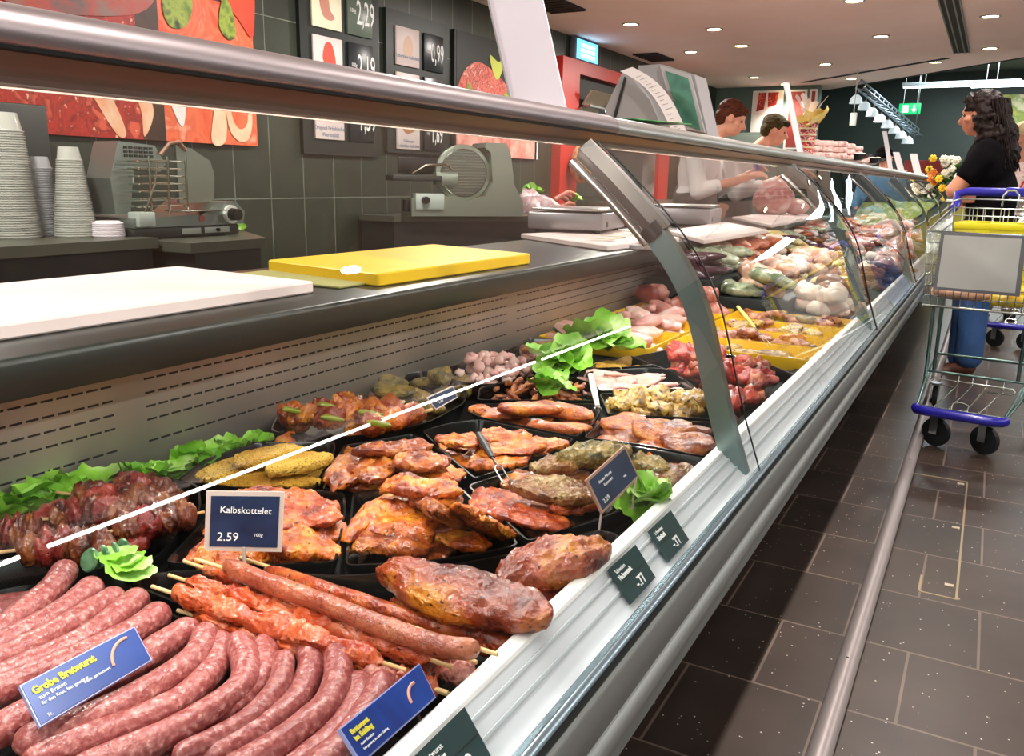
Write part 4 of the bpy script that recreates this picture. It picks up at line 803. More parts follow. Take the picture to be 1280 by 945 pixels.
# ================================================================ slicers
sl_g=M('slicer_alu','#8f9a92',.32,.8); sl_d=M('slicer_dark','#2a2e2c',.4); sl_l=M('slicer_panel','#aeb8b0',.4,.3)
def slicerA():
    """belt-rack slicer seen from the staff aisle, local frame: x toward the customer, y along the counter"""
    o=Vector((-3.02,2.42,.812)); t=thing('meat_slicer','left meat slicer with a chrome rod rack, control panel and octagonal guard plate','slicer',o); WL[t.name]=o
    def q(x,y,z): return o+Vector((x,y,z))
    def bxx(m,x0,x1,y0,y1,z0,z1,b=.006): m.bbox(o.x+x0,o.x+x1,o.y+y0,o.y+y1,o.z+z0,o.z+z1,b); return m
    mb=bxx(MB(),-.30,.02,-.14,.42,.0,.045); mb.build('base_plinth',sl_d,t)
    mb=MB(); pr_=[(-.14,.046),(.44,.046),(.45,.10),(.40,.145),(.30,.145),(.20,.09),(-.14,.085)]
    vs=[q(.03,y,z) for y,z in pr_]+[q(-.30,y,z) for y,z in pr_]; k=len(pr_); mb.add(vs,[(i,(i+1)%k,k+(i+1)%k,k+i) for i in range(k)]+[tuple(range(k)),tuple(range(k,2*k))[::-1]]); mb.build('housing',sl_g,t,smooth=0)
    kn=MB(); kn.cyl(q(.03,.36,.09),q(.045,.36,.09),.040,n=24).build('dial_ring',M('dial_white','#dfe2dc',.4),t); MB().cyl(q(.045,.36,.09),q(.085,.36,.09),.028,.025,n=20).build('thickness_knob',black,t)
    lab=bxx(MB(),.02,.023,.10,.20,.012,.036,.001); lab.build('type_plate',sl_l,t); bxx(MB(),.02,.023,.22,.36,.012,.036,.001).build('switch_plate',sl_l,t); MB().cyl(q(.023,.29,.024),q(.035,.29,.024),.008,n=12).build('switch',black,t)
    MB().lathe([(.0,.0),(.016,.0),(.016,.002),(0,.002)],q(.031,.20,.075),16,'x').build('round_emblem',M('emblem_red','#a8564a',.5),t)
    # guard plate
    mb=MB(); pl=[(.14,.14),(.14,.38),(.22,.37),(.32,.32),(.34,.26),(.33,.155),(.28,.14)]; k=len(pl)
    vs=[q(-.03,y,z) for y,z in pl]+[q(-.045,y,z) for y,z in pl]; mb.add(vs,[(i,(i+1)%k,k+(i+1)%k,k+i) for i in range(k)]+[tuple(range(k)),tuple(range(k,2*k))[::-1]]); mb.build('guard_plate',M('guard_satin','#8b9488',.3,.85),t,smooth=0)
    # rack
    mb=MB()
    for i in range(7):
        z=.13+.030*i; mb.tube([q(.03,-.09,z),q(.035,.0,z+.004),q(.03,.13,z)],.0035,6); mb.tube([q(-.03,-.09,z),q(-.03,.13,z)],.003,6); mb.tube([q(-.03,-.10,z),q(.03,-.10,z)],.0045,6)
    mb.build('rod_rack',M('chrome','#d8dccf',.12,1),t); mb=MB()
    for y in (-.06,.03,.12): mb.tube([q(.038,y,.10),q(.036,y+.01,.33)],.005,8)
    mb.tube([q(.04,-.10,.09),q(.045,-.04,.22),q(.045,-.02,.30)],.004,6); mb.build('rack_frame',M('chrome','#d8dccf',.12,1),t)
    mb=MB(); pr_=[(-.16,.10),(-.17,.24),(-.13,.36),(-.12,.385),(.05,.375),(.10,.30),(.07,.27),(-.06,.28),(-.09,.10)]; k=len(pr_)
    vs=[q(-.05,y,z) for y,z in pr_]+[q(-.20,y,z) for y,z in pr_]; mb.add(vs,[(i,(i+1)%k,k+(i+1)%k,k+i) for i in range(k)]+[tuple(range(k)),tuple(range(k,2*k))[::-1]]); mb.build('control_head',sl_g,t,smooth=0)
    mb=MB(); 
    for r_ in range(3):
        for c_ in range(6): mb.box(o.x-.05,o.x-.045,o.y-.10+c_*.024,o.y-.085+c_*.024,o.z+.325+r_*.016,o.z+.335+r_*.016)
    mb.build('key_pad',sl_d,t)
    MB().tube([q(-.04,.07,.34),q(-.02,.10,.385),q(-.02,.15,.395),q(-.03,.19,.36)],.008,8).build('cable',M('cable_copper','#a97e68',.4),t)
    MB().bbox(o.x-.02,o.x+.08,o.y+.05,o.y+.30,o.z+.108,o.z+.114,.002).build('slice_tray',M('chrome','#d8dccf',.12,1),t)
    bxx(MB(),-.02,.05,-.13,-.05,.05,.11).build('rack_joint',sl_l,t)
    MB().bbox(o.x-.29,o.x-.18,o.y+.36,o.y+.44,o.z+.16,o.z+.23,.005).build('end_weight',sl_d,t)
slicerA()
def slicerB():
    o=Vector((-3.42,5.30,.812)); R=Matrix.Rotation(math.radians(-36),4,'Z'); t=thing('meat_slicer','right meat slicer with a big round ribbed blade cover and smooth alloy body','slicer',o,math.radians(-38)); Z0=(0,0,0)
    al=M('slicer_alloy','#98a092',.3,.75)
    # local: x across picture to the right, y away, z up
    t.rotation_euler=(0,0,math.radians(52))
    mb=MB(); pr_=[(-.30,0),(.42,0),(.42,.09),(.36,.20),(.33,.40),(.30,.46),(.17,.46),(.16,.43),(.20,.40),(.215,.22),(.17,.13),(.06,.10),(.0,.115),(-.12,.13),(-.30,.11)]
    mb.add([(x,-.12,z) for x,z in pr_]+[(x,.16,z) for x,z in pr_],[(i,(i+1)%len(pr_),len(pr_)+(i+1)%len(pr_),len(pr_)+i) for i in range(len(pr_))]+[tuple(range(len(pr_)))[::-1],tuple(range(len(pr_),2*len(pr_)))]); mb.build('body',al,t,org=Z0,smooth=30)
    MB().lathe([(0,-.012),(.16,-.012),(.175,-.006),(.178,.01),(.168,.02),(0,.02)],(.04,-.06,.27),40,'y').build('blade_guard',al,t,org=Z0)
    MB().lathe([(0,-.004),(.145,-.004),(.150,.0)],(.04,-.075,.27),40,'y').build('blade_cover',M('blade_steel','#7f857d',.25,1),t,org=Z0)
    mb=MB(); [mb.box(.04-math.sqrt(.14**2-(i*.018)**2),.04+math.sqrt(.14**2-(i*.018)**2),-.083,-.078,.27+i*.018,.275+i*.018) for i in range(-7,8)]; mb.build('blade_ribs',M('rib_steel','#9ba096',.3,1),t,org=Z0)
    MB().bbox(-.28,-.10,-.14,-.02,.04,.14,.008).build('control_block',sl_l,t,org=Z0); MB().lathe([(0,-.03),(.022,-.03),(.026,0),(0,0)],(-.22,-.14,.10),8,'y').build('star_knob',black,t,org=Z0)
    MB().bbox(-.42,-.12,-.16,.05,.215,.25,.006).build('carriage',sl_d,t,org=Z0); MB().bbox(-.36,-.06,-.05,-.02,.26,.36,.004).build('carriage_plate',black,t,org=Z0)
    MB().tube([(-.30,-.15,.26),(-.22,-.16,.31),(-.10,-.16,.32),(-.06,-.15,.29)],.009,8).build('carriage_handle',M('chrome','#d8dccf',.12,1),t,org=Z0)
    MB().bbox(-.15,-.01,-.13,-.05,.19,.27,.006).build('meat_grip',al,t,org=Z0)
    MB().cyl((-.33,-.10,.03),(-.33,-.10,.10),.02,n=12).build('foot',black,t,org=Z0); t.scale=(1.18,1.0,1.12)
slicerB()
# ================================================================ wall panels
def wallpic(label,y0,y1,z0,z1,parts,cat='poster',name='poster',x=-3.998,t=.03):
    o=Vector((x+t,(y0+y1)/2,z0)); T=thing(name,label,cat,o); WL[T.name]=o
    MB().box(x,x+t,y0,y1,z0,z1).build('board',M('poster_edge','#1a1a18',.5),T)
    for nm,(a,b,c,d),mt in parts:
        MB().box(x+t,x+t+.002,y0+(y1-y0)*a,y0+(y1-y0)*b,z0+(z1-z0)*c,z0+(z1-z0)*d).build(nm,mt,T,smooth=0)
    return T
def blobs(T,x,lst):
    """raised printed shapes: (name, material, list of y,z outline)"""
    for i,(nm,mt,pts) in enumerate(lst):
        pl=catmull([(x+.0005*i,y,z) for y,z in pts],5,True); k=len(pl)
        MB().add([p for p in pl]+[p-Vector((.0004,0,0)) for p in pl],[tuple(range(k)),tuple(range(k,2*k))[::-1]]).build(nm,mt,T,smooth=0)
redmeat=M('print_red_meat','#7d140c',.5,cols=['#b82a18','#8a1a10','#d85a40'],scale=7,detail=10,dist=1.6,speck=('#f0b8a0',34,.64)); fat=M('print_fat','#f0c9a8',.5,cols=['#e89a70'],scale=9)
salmon=M('print_salmon','#d84a24',.5,cols=['#e8704a','#d85a34','#f0a080'],scale=5,detail=8,dist=1.2); dkp=M('print_dark','#2a1710',.5,cols=['#4a2a14'],scale=6); whitep=M('print_white','#e6e0dc',.5); greenp=M('print_green','#5d7a1e',.5,cols=['#96a83a','#2a3a12'],scale=12)
T=wallpic('wide poster of red meat slices and rolled pink meat over the left slicer',1.55,3.94,1.245,2.5,[('print_left',(0,.43,0,1),redmeat),('print_mid',(.43,.66,0,1),redmeat),('print_dark',(.66,.72,0,1),dkp),('print_right',(.72,1,0,.62),salmon),('print_upper_right',(.72,.86,.62,1),salmon),('print_upper_far',(.86,1,.62,1),dkp)])
X=-3.9635
blobs(T,X,[('fat_print',fat,[(2.75,1.62),(2.82,1.60),(2.95,1.45),(3.02,1.28),(2.97,1.26),(2.86,1.42)]),('fat_print',fat,[(3.13,1.26),(3.20,1.40),(3.12,1.55),(3.06,1.52),(3.12,1.40)]),('fat_print',fat,[(3.1,1.5),(3.25,1.52),(3.3,1.50),(3.24,1.46),(3.12,1.44)]),
 ('white_print',whitep,[(3.26,1.62),(3.42,1.62),(3.40,1.36),(3.35,1.36)]),
 ('roll_print',M('print_cream','#f2d0b0',.5,cols=['#eab892'],scale=8),[(3.58,1.26),(3.62,1.5),(3.60,1.7),(3.66,1.7),(3.70,1.45),(3.68,1.26)]),
 ('roll_print',M('print_cream','#f2d0b0',.5),[(3.70,1.62),(3.71,1.36),(3.78,1.27),(3.86,1.28),(3.90,1.38),(3.89,1.52),(3.84,1.62),(3.80,1.55),(3.84,1.46),(3.80,1.40),(3.76,1.46),(3.75,1.62)]),
 ('roll_print',salmon,[(3.735,1.62),(3.74,1.42),(3.79,1.34),(3.85,1.36),(3.87,1.44),(3.86,1.52),(3.83,1.56),(3.82,1.50),(3.83,1.45),(3.80,1.43),(3.775,1.50),(3.77,1.62)]),
 ('steak_print',M('print_grey_meat','#8a6a62',.5,cols=['#b04a40','#6a5a58'],scale=6),[(2.3,1.92),(2.6,2.1),(3.1,2.2),(3.3,2.1),(3.2,1.9),(2.9,1.82),(2.5,1.80)]),
 ('garnish_print',greenp,[(3.3,1.95),(3.38,2.05),(3.5,2.0),(3.45,1.86),(3.34,1.84)]),
 ('tomato_print',M('print_tomato','#c8301c',.5,cols=['#e05030'],scale=3),[(3.66,2.1),(3.94,2.3),(3.94,1.88),(3.82,1.96)]),('garnish_print',greenp,[(3.68,1.9),(3.72,2.05),(3.78,2.0),(3.80,1.86),(3.74,1.83)])])
# price boards
def price_board(label,y0,y1,z0,z1,rows,labs):
    x=-4.0; o=Vector((x+.03,(y0+y1)/2,z0)); T=thing('price_board',label,'price board',o); WL[T.name]=o
    MB().box(x,x+.03,y0,y1,z0,z1).build('board',M('board_black','#1d221f',.45),T)
    w=(y1-y0)
    for (zc,h,price,cap,shape,bright) in rows:
        ya,yb=y0+w*.13,y0+w*.49; yc,yd=y0+w*.57,y0+w*.90
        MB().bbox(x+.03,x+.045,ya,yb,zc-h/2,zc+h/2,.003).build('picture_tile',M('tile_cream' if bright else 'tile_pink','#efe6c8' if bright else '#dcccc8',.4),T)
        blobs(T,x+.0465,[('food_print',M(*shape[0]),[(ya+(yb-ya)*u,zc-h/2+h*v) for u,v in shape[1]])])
        MB().bbox(x+.03,x+.045,yc,yd,zc-h/2,zc+h/2,.003).build('price_tile',M('tile_slate_painted_lit' if bright and price=='2,29' else 'tile_slate','#5d6a5c' if bright and price=='2,29' else '#20262a',.3),T)  # one price tile uses a lighter slate, its lit look put into the colour
        fr=frame((x+.0462,yc+(yd-yc)*.34,zc-h*.24),(0,1,0),(0,0,1)); textmesh('price_lettering',price,h*.74,white_txt,fr,T,.0006,sx=.52,bold=.001)
        fr=frame((x+.0462,yc+(yd-yc)*.10,zc-h*.02),(0,1,0),(0,0,1)); textmesh('unit_lettering','100g',h*.13,white_txt,fr,T,.0006,sx=.8)
        if cap:
            for i,c_ in enumerate(cap): textmesh('caption_lettering',c_,h*.13,M('caption_blue','#56688c',.5),frame((x+.0462,(ya+yb)/2,zc-h*.30-h*.14*i),(0,1,0),(0,0,1)),T,.0006,align='CENTER')
    return T
S1=(('food_salad','#c98a78',.5),[(.3,.35),(.25,.6),(.4,.75),(.55,.62),(.6,.4),(.75,.25),(.6,.18),(.4,.22)]); S2=(('food_red','#e0503c',.5),[(.3,.55),(.4,.85),(.6,.88),(.7,.7),(.75,.5),(.72,.3),(.55,.28),(.42,.4)]); S3=(('food_peach','#e8a890',.5),[(.3,.5),(.35,.85),(.65,.85),(.7,.5),(.5,.35)]); S4=(('food_cream','#dcb8a0',.5),[(.35,.3),(.3,.6),(.5,.8),(.7,.6),(.65,.3)]); S5=(('food_tan','#dca070',.5),[(.3,.8),(.4,.9),(.62,.6),(.75,.3),(.6,.25),(.4,.5)]); S6=(('food_brown','#b07a54',.5),[(.2,.75),(.75,.85),(.8,.6),(.45,.45),(.25,.55)])
hh=.30
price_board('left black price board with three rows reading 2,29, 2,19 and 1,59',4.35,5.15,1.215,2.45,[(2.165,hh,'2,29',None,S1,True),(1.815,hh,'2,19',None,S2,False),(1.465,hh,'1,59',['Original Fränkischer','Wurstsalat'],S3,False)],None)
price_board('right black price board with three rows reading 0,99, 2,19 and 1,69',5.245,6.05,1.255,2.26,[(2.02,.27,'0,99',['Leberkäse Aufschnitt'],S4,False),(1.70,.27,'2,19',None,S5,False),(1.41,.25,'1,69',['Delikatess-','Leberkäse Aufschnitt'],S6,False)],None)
mince=M('print_mince','#a8402e',.5,cols=['#d87060','#8e2c20','#eaa090'],scale=16,detail=9,dist=1); 
T=wallpic('poster of pink minced meat with green salad and a lemon',6.15,7.66,1.27,2.25,[('print_mince',(.02,.98,0,.45),M('print_mince2','#d0685c',.5,cols=['#e89a8c','#f0b8a8'],scale=10,detail=8)),('print_back',(.02,1,.45,1),M('print_black','#141713',.5)),('white_margin',(.955,1,0,.45),whitep)])
blobs(T,-3.9635,[('mince_print',mince,[(6.2,1.5),(6.22,1.85),(6.45,2.03),(6.75,2.0),(7.1,1.85),(7.4,1.62),(7.5,1.5)]),('leaf_print',greenp,[(6.32,1.6),(6.35,1.85),(6.42,1.8),(6.5,1.55)]),('leaf_print',greenp,[(6.9,1.55),(6.95,1.8),(7.05,1.82),(7.1,1.6),(7.05,1.5)]),('leaf_print',M('print_lime','#a9bf2e',.5),[(7.05,1.6),(7.2,1.72),(7.4,1.62),(7.35,1.5),(7.1,1.5)]),('lemon_print',M('print_lemon','#b9c050',.5),[(6.75,2.0),(6.7,2.12),(6.85,2.08),(6.95,2.12),(6.9,1.98),(6.82,1.93)])])
# red portal and its niche
T=thing('red_portal','bright red frame portal standing against the tiled wall with shelves inside','portal frame',(-3.8,9.2,0)); WL[T.name]=Vector((-3.8,9.2,0))
MB().box(-4.0,-3.90,8.03,8.44,0,2.28).build('upright',red:=M('red_lacquer','#c8342a',.4,cols=['#bc2c22'],scale=2),T); MB().box(-4.0,-3.90,8.44,11.0,2.15,2.28).build('top_beam',red,T); MB().box(-4.0,-3.90,11.0,11.4,0,2.28).build('upright',red,T)
MB().box(-3.999,-3.985,8.44,11.0,.9,2.15).build('niche_back',M('niche_dark','#2a2c28',.6),T)
for z in (1.55,1.83): MB().box(-3.98,-3.80,8.5,10.9,z,z+.02).build('shelf',steel,T)
MB().box(-3.84,-3.80,9.0,10.6,1.81,1.83).build('shelf_light',M('lamp_tube','#ffffff',emit=5),T)
MB().slab((-3.80,8.5,2.0),(-3.80,9.1,2.0),(-3.97,8.9,1.75),(-3.97,8.5,1.75),.02).build('hood',M('hood_alu','#a89c88',.4,.5),T)
MB().tube([(-3.75,8.4,P(727,205,x=-3.75).z+.42),(-3.75,10.9,P(727,205,x=-3.75).z+.42)],.012,8).tube([(-3.75,8.45,P(727,205,x=-3.75).z+.42),(-3.97,8.45,P(727,205,x=-3.75).z+.42)],.012,8).tube([(-3.75,10.85,P(727,205,x=-3.75).z+.42),(-3.97,10.85,P(727,205,x=-3.75).z+.42)],.012,8).build('hook_rail',steel,T)
# illuminated sign box
T=thing('light_box','small glowing blue and white screen hung high on the wall over the red portal','screen',(-3.85,8.65,2.2)); WL[T.name]=Vector((-3.85,8.65,2.2))
MB().bbox(-3.99,-3.93,8.36,8.96,2.29,2.51,.01).build('casing',M('casing_grey','#5c6670',.4),T); MB().box(-3.93,-3.926,8.40,8.93,2.305,2.495).build('screen',M('screen_blue','#5cc4ff',emit=1.6),T)
for i,z in enumerate((2.33,2.38,2.43)): MB().box(-3.926,-3.924,8.5,8.85,z,z+.03).build('screen_line',M('screen_white','#d8f4ff',emit=2.2),T)
# netted ham and sausages hanging in the niche
net=M('netted_ham','#b07a4a',.5,cols=['#d8b088','#9a3a28'],scale=12,bump=.6,bscale=60)
for i,(px,lb) in enumerate([(727,'netted ham hanging nearest the red upright'),(740,'dark smoked sausage hanging beside the netted ham'),(748,'second smoked sausage hanging in the niche'),(757,'third smoked sausage hanging in the niche')]):
    p=P(px,205,x=-3.75); h=.20 if i==0 else .14; w_=.12 if i==0 else .03
    t=thing('hanging_ham' if i==0 else 'hanging_sausage',lb,'ham' if i==0 else 'sausage',p,0,None if i==0 else None); WL[t.name]=p
    MB().ell(p+Vector((0,0,0 if i==0 else .08)),(w_,w_,h),lv=3).build('meat_body',net if i==0 else M('smoked','#5a2a1c',.45,cols=['#7a3c24'],scale=20),t,smooth=180); MB().cyl(p+Vector((0,0,h*.9)),p+Vector((0,0,.42)),.005,n=6).build('cord',M('cord','#c9b890',.7),t)
# stuff on the back counter right of slicer B
clrbag=M('cling_bag','#e6d0d4',.25,alpha=.75,cols=['#c99aa0','#f4ecec'],scale=14,bump=.8,bscale=50)
p=P(665,262,x=-3.3); t=tag(piece('meat_bag',clrbag,K(.42,.30,.22,lump=.25,wr=.16),1,p+Vector((0,.1,.0)),.6,(0,0),sc=1),'crinkled clear bag of pink meat right of the right slicer','bag')
for i in range(6):
    q=P(700+(i%3)*5,264-(i//3)*5,x=-3.35); sausage([(q.x,q.y-.14,q.z+.02*i),(q.x,q.y,q.z+.03+.02*i),(q.x,q.y+.14,q.z+.02*i)],.022,'dry reddish sausage stacked beside the meat bag','dry sausages on the back counter',px=False,mat=M('dry_sausage','#8a3a28',.45,cols=['#a85a40'],scale=20))
for i,(px,py) in enumerate([(668,238),(716,246)]):
    q=P(px,py,x=-3.5); lettuce((q.x,q.y,q.z-.03),.09,5,'parsley bunch %s'%('behind the meat bag','beside the red upright')[i],seed=60+i)
q=P(298,300,x=-3.2); lettuce((q.x,q.y,.815),.05,4,'few yellowish leaves beside the left slicer',seed=66)
# posters on the back wall
T=wallpic.__wrapped__ if hasattr(wallpic,'__wrapped__') else None
def backpic(label,x0,x1,z0,z1,mt,extra=[]):
    y=13.75; o=Vector(((x0+x1)/2,y-.03,z0)); T=thing('poster',label,'poster',o); WL[T.name]=o
    MB().box(x0,x1,y-.03,y,z0,z1).build('board',whitep,T); MB().box(x0+.03,x1-.03,y-.034,y-.03,z0+.25 if extra else z0+.03,z1-.03).build('print',mt,T)
    for pts in extra:
        pl=[(x0+(x1-x0)*u,y-.036,z0+(z1-z0)*v) for u,v in pts]; MB().add(pl+[(a,b+.001,c) for a,b,c in pl],[tuple(range(len(pl))),tuple(range(len(pl),2*len(pl)))[::-1]]).build('meat_print',redmeat,T,smooth=0)
backpic('white poster with two pink hams on the back wall',-3.42,-2.96,1.85,2.46,M('print_pinkish','#e6cfc8',.5),[[(.15,.5),(.2,.95),(.45,.95),(.4,.55)],[(.52,.6),(.5,.95),(.85,.95),(.8,.65)]])
backpic('dark red poster on the back wall behind the gift basket',-2.9,-2.62,1.6,2.46,M('print_darkred','#7a1f1c',.5,cols=['#a04038'],scale=3))
backpic('narrow dark red poster at the right end of the back wall',-2.58,-2.47,1.6,2.46,M('print_darkred','#7a1f1c',.5))
T=thing('cabinet','grey green steel cabinet standing behind the shop assistants','cabinet',(-3.0,12.9,0)); WL[T.name]=Vector((-3.0,12.9,0)); MB().bbox(-3.5,-2.85,12.6,13.2,0,1.78,.01).build('cabinet_body',M('cabinet_grey','#58645c',.45),T); MB().bbox(-3.47,-2.88,12.585,12.6,.1,1.74,.004).build('door',M('cabinet_door','#5f6b63',.4),T)
for i,(px,h) in enumerate([(862,1.95),(884,1.9)]):
    p=P(px,150,y=12.2); T=thing('hanging_coat',['pale beige coat hanging at the back corner','dark coat hanging at the back corner'][i],'coat',(p.x,12.2,1.75)); WL[T.name]=Vector((p.x,12.2,1.75)); MB().ell((p.x,12.2,1.5),(.13,.10,.42),lv=3,fn=lambda q:Vector((q.x*(1-.3*q.z),q.y,q.z))).build('coat_body',M('coat%d'%i,['#b09070','#241a18'][i],.8),T,smooth=180); MB().cyl((p.x,12.2,1.9),(p.x,12.2,2.0),.01).build('hook',steel,T)
# ================================================================ things standing on the canopy rail
def extY(mb,px,y0,y1,plane=None):
    q=[P(a,b,y=plane or y0) for a,b in px]; k=len(q); vs=[(p.x,y0,p.z) for p in q]+[(p.x,y1,p.z) for p in q]
    return mb.add(vs,[(i,(i+1)%k,k+(i+1)%k,k+i) for i in range(k)]+[tuple(range(k)),tuple(range(k,2*k))[::-1]])
T=thing('leaning_sign','big blank white sign leaning on the canopy rail','sign',(-.83,1.6,1.21)); WL[T.name]=Vector((-.83,1.6,1.21))
wp=M('panel_white','#e8e0ea',.5); MB().slab((-.885,1.60,1.212),(-.765,1.60,1.210),(-.888,1.60,1.64),(-1.008,1.60,1.64),.004).build('sheet',wp,T,smooth=0)
MB().tube([(-.887,1.599,1.212),(-1.01,1.599,1.64)],.0022,6).build('edge_strip',M('edge_grey','#9b9898',.4),T); MB().box(-.88,-.77,1.585,1.625,1.209,1.217).build('foot',clr,T)
# till scale with receipt
T=thing('till_scale','grey till scale with a green-lit screen and a long curling receipt above the rail','till scale',(-1.12,3.05,.8365)); WL[T.name]=Vector((-1.12,3.05,.8365))
tg=M('till_grey','#8f8b8c',.45)
extY(MB(),[(796,97),(798,82),(826,80),(868,93),(885,170),(850,175),(770,180)],3.0,3.14).build('monitor_body',tg,T,smooth=20)
extY(MB(),[(826,82),(864,94),(882,166),(848,160)],2.99,3.0,3.0).build('bezel',M('bezel','#a7a3a2',.4),T,smooth=0)
extY(MB(),[(833,89),(861,98),(877,163),(852,155)],2.985,2.992,3.0).build('screen',M('till_screen','#2f5c4a',.25,cols=['#4a7c68','#24483e'],scale=5,emit=.0),T,smooth=0)
extY(MB(),[(757,135),(778,90),(789,97),(812,125),(834,175),(756,172)],2.90,3.02).build('printer_body',tg,T,smooth=20)
extY(MB(),[(766,150),(781,96),(783,97),(769,152)],2.895,2.90,2.9).build('printer_seam',black,T,smooth=0)
rp_=catmull([P(*p,y=2.88) for p in [(775,89),(800,104),(821,127),(838,160),(842,172)]],6); w_=Vector((.045,-.0,.012))
vs=[];[vs.extend([p+Vector((-.0,0,0)),p+w_]) for p in rp_]
MB().add(vs+[v+Vector((0,.002,0)) for v in vs],[(2*i,2*i+1,2*i+3,2*i+2) for i in range(len(rp_)-1)]+[(2*len(rp_)+2*i,2*len(rp_)+2*i+2,2*len(rp_)+2*i+3,2*len(rp_)+2*i+1) for i in range(len(rp_)-1)]).build('receipt',M('receipt_paper','#e6dfe0',.6),T,smooth=180)
lin=MB()
for i in range(4,len(rp_)-2): 
    a=rp_[i]; lin.add([a+w_*.25-Vector((0,.001,0)),a+w_*(.55+.25*((i*7)%3)/2)-Vector((0,.001,0)),a+w_*(.55+.25*((i*7)%3)/2)-Vector((0,.001,.0016)),a+w_*.25-Vector((0,.001,.0016))],[(0,1,2,3)])
lin.build('receipt_print',M('print_grey','#8b8794',.6),T,smooth=0)
MB().cyl((-1.13,3.08,.8365),(-1.13,3.08,1.27),.022,n=14).cyl((-1.13,3.08,.8365),(-1.13,3.08,.85),.10,n=24).build('pole',tg,T)
# flyer
q=[P(*p,x=-.78) for p in [(738,137),(796,139),(792,146),(764,149)]]
T=tag(MB().slab((-.86,q[0].y-.02,1.212),(-.70,q[0].y+.05,1.212),(-.66,q[1].y+.06,1.218),(-.85,q[1].y+.05,1.2125),.0015).build('flyer',M('flyer_green','#2d6a3a',.3,cols=['#5fae5a','#23402c'],scale=9),org=(-.76,q[0].y,1.212),smooth=0),'glossy green flyer lying on the canopy rail before the till scale','flyer')
def onrail(px,py): p=P(px,py,x=-.75); return Vector((-.75,p.y,1.2085))
# tall thin acrylic sign edges
for i,(b,t_,w2,lb) in enumerate([((997,192),(979,103),.02,'tall narrow acrylic sign standing edge-on left of the gift basket'),((1110,218),(1103,164),.03,'tall white sign seen edge-on near the person in blue'),((1122,219),(1116,190),.05,'small white sign on the rail, second from its far end'),((1142,224),(1137,192),.07,'small white sign on the rail nearest its far end')]):
    o=onrail(*b); tp=P(*t_,y=o.y); T=thing('rail_sign',lb,'sign',o); WL[T.name]=o
    MB().slab(o+Vector((0,0,0)),o+Vector((w2,.02,0)),Vector((tp.x+w2,o.y+.02,tp.z)),Vector((tp.x,o.y,tp.z)),.003).build('sign_sheet',M('acrylic_white','#d8d4d6',.3),T,smooth=0); MB().box(o.x-.02,o.x+w2+.02,o.y-.03,o.y+.05,1.2085,1.214).build('foot',clr,T)
# gift basket
o=onrail(1006,196); T=thing('gift_basket','red checked gift hamper wrapped in cellophane with a yellow cloth','gift hamper',o); WL[T.name]=o
def fit(px0,px1,y): return abs(P(px1,190,y=y).x-P(px0,190,y=y).x)
w_=fit(994,1018,o.y)/2; h=P(1006,154,y=o.y).z-o.z
chk=M('gingham','#c23a34',.5,cols=['#e8c8c0','#8a1c1c'],scale=60,lo=.45,hi=.55)
MB().lathe([(w_*.8,0),(w_,h)],o,24).build('hamper_body',chk,T); bands=MB(); [bands.lathe([(w_*(.82+.18*i/5)+.002,h*i/5),(w_*(.82+.18*i/5)+.003,h*i/5+.006)],o,24) for i in range(1,5)]; bands.build('band',M('cream_band','#d8c8a0',.5),T)
mb=MB(); leaf(mb,o+Vector((.02,-.02,h)),w_*1.7,5,.5); leaf(mb,o+Vector((.05,-.03,h+.01)),w_*1.4,6,.8); mb.build('yellow_cloth',M('cloth_yellow','#e8c040',.6,cols=['#f4e0a0'],scale=12),T,smooth=180)
mb=MB(); rr=random.Random(3)
for i in range(16):
    a=rr.uniform(0,6.28); l=rr.uniform(.05,.13); d=Vector((math.cos(a)*.7,math.sin(a)*.7,1)).normalized(); s=o+Vector((0,0,h+.01)); u,_=perp(d); mb.add([s,s+d*l+u*.014,s+d*l*1.1,s+d*l-u*.014],[(0,1,2,3)])
mb.build('cellophane',M('cellophane','#e9dcdc',.2,alpha=.7,coat=.6),T,smooth=0)
# packs of pink slices, bowls
pk=M('pink_packs','#dca8a0',.4,cols=['#f0d8d0','#c88078'],scale=40); rr=random.Random(5)
for i in range(16):
    px=1024+i*3.6; o=onrail(px,205); o.x=-.75+.05*((i%3)-1); 
    for k in range(3 if i<9 else 1):
        t=tag(MB().bbox(-.045,.045,-.028,.028,0,.026,.008).build('meat_pack',pk,org=(0,0,0)),'small pink meat pack stacked on the rail right of the gift hamper','meat pack','pink meat packs on the rail'); t.location=(o.x,o.y,1.2085+.027*k); t.rotation_euler=(0,0,rr.uniform(-.3,.3))
for i,(px,lb) in enumerate([(1045,'shallow dark bowl on the rail edge in front of the pink packs'),(1068,'second shallow dark bowl on the rail, farther along')]):
    o=onrail(px,211); o.x=-.66; T=thing('bowl',lb,'bowl',o); WL[T.name]=o; MB().lathe([(.03,0),(.06,.012),(.085,.03),(.08,.03),(.055,.016),(0,.012)],o,24).build('bowl_body',M('bowl_dark','#3a403e',.25,.6),T)
    for j in range(3): MB().ell(o+Vector((.03*(j-1),.01*j,.028)),(.025,.02,.012),lv=2).build('sample',pk,T,smooth=180)
o=P(1066,196,x=-1.35); T=thing('till_scale','pale till scale beyond the pink packs','till scale',(o.x,o.y,.8365)); WL[T.name]=Vector((o.x,o.y,.8365))
MB().bbox(o.x-.10,o.x+.10,o.y-.05,o.y+.06,1.2,1.42,.02).build('monitor',M('till_pale','#a8aaa0',.4),T); MB().box(o.x-.02,o.x+.02,o.y-.02,o.y+.02,.8365,1.22).build('pole',tg,T)
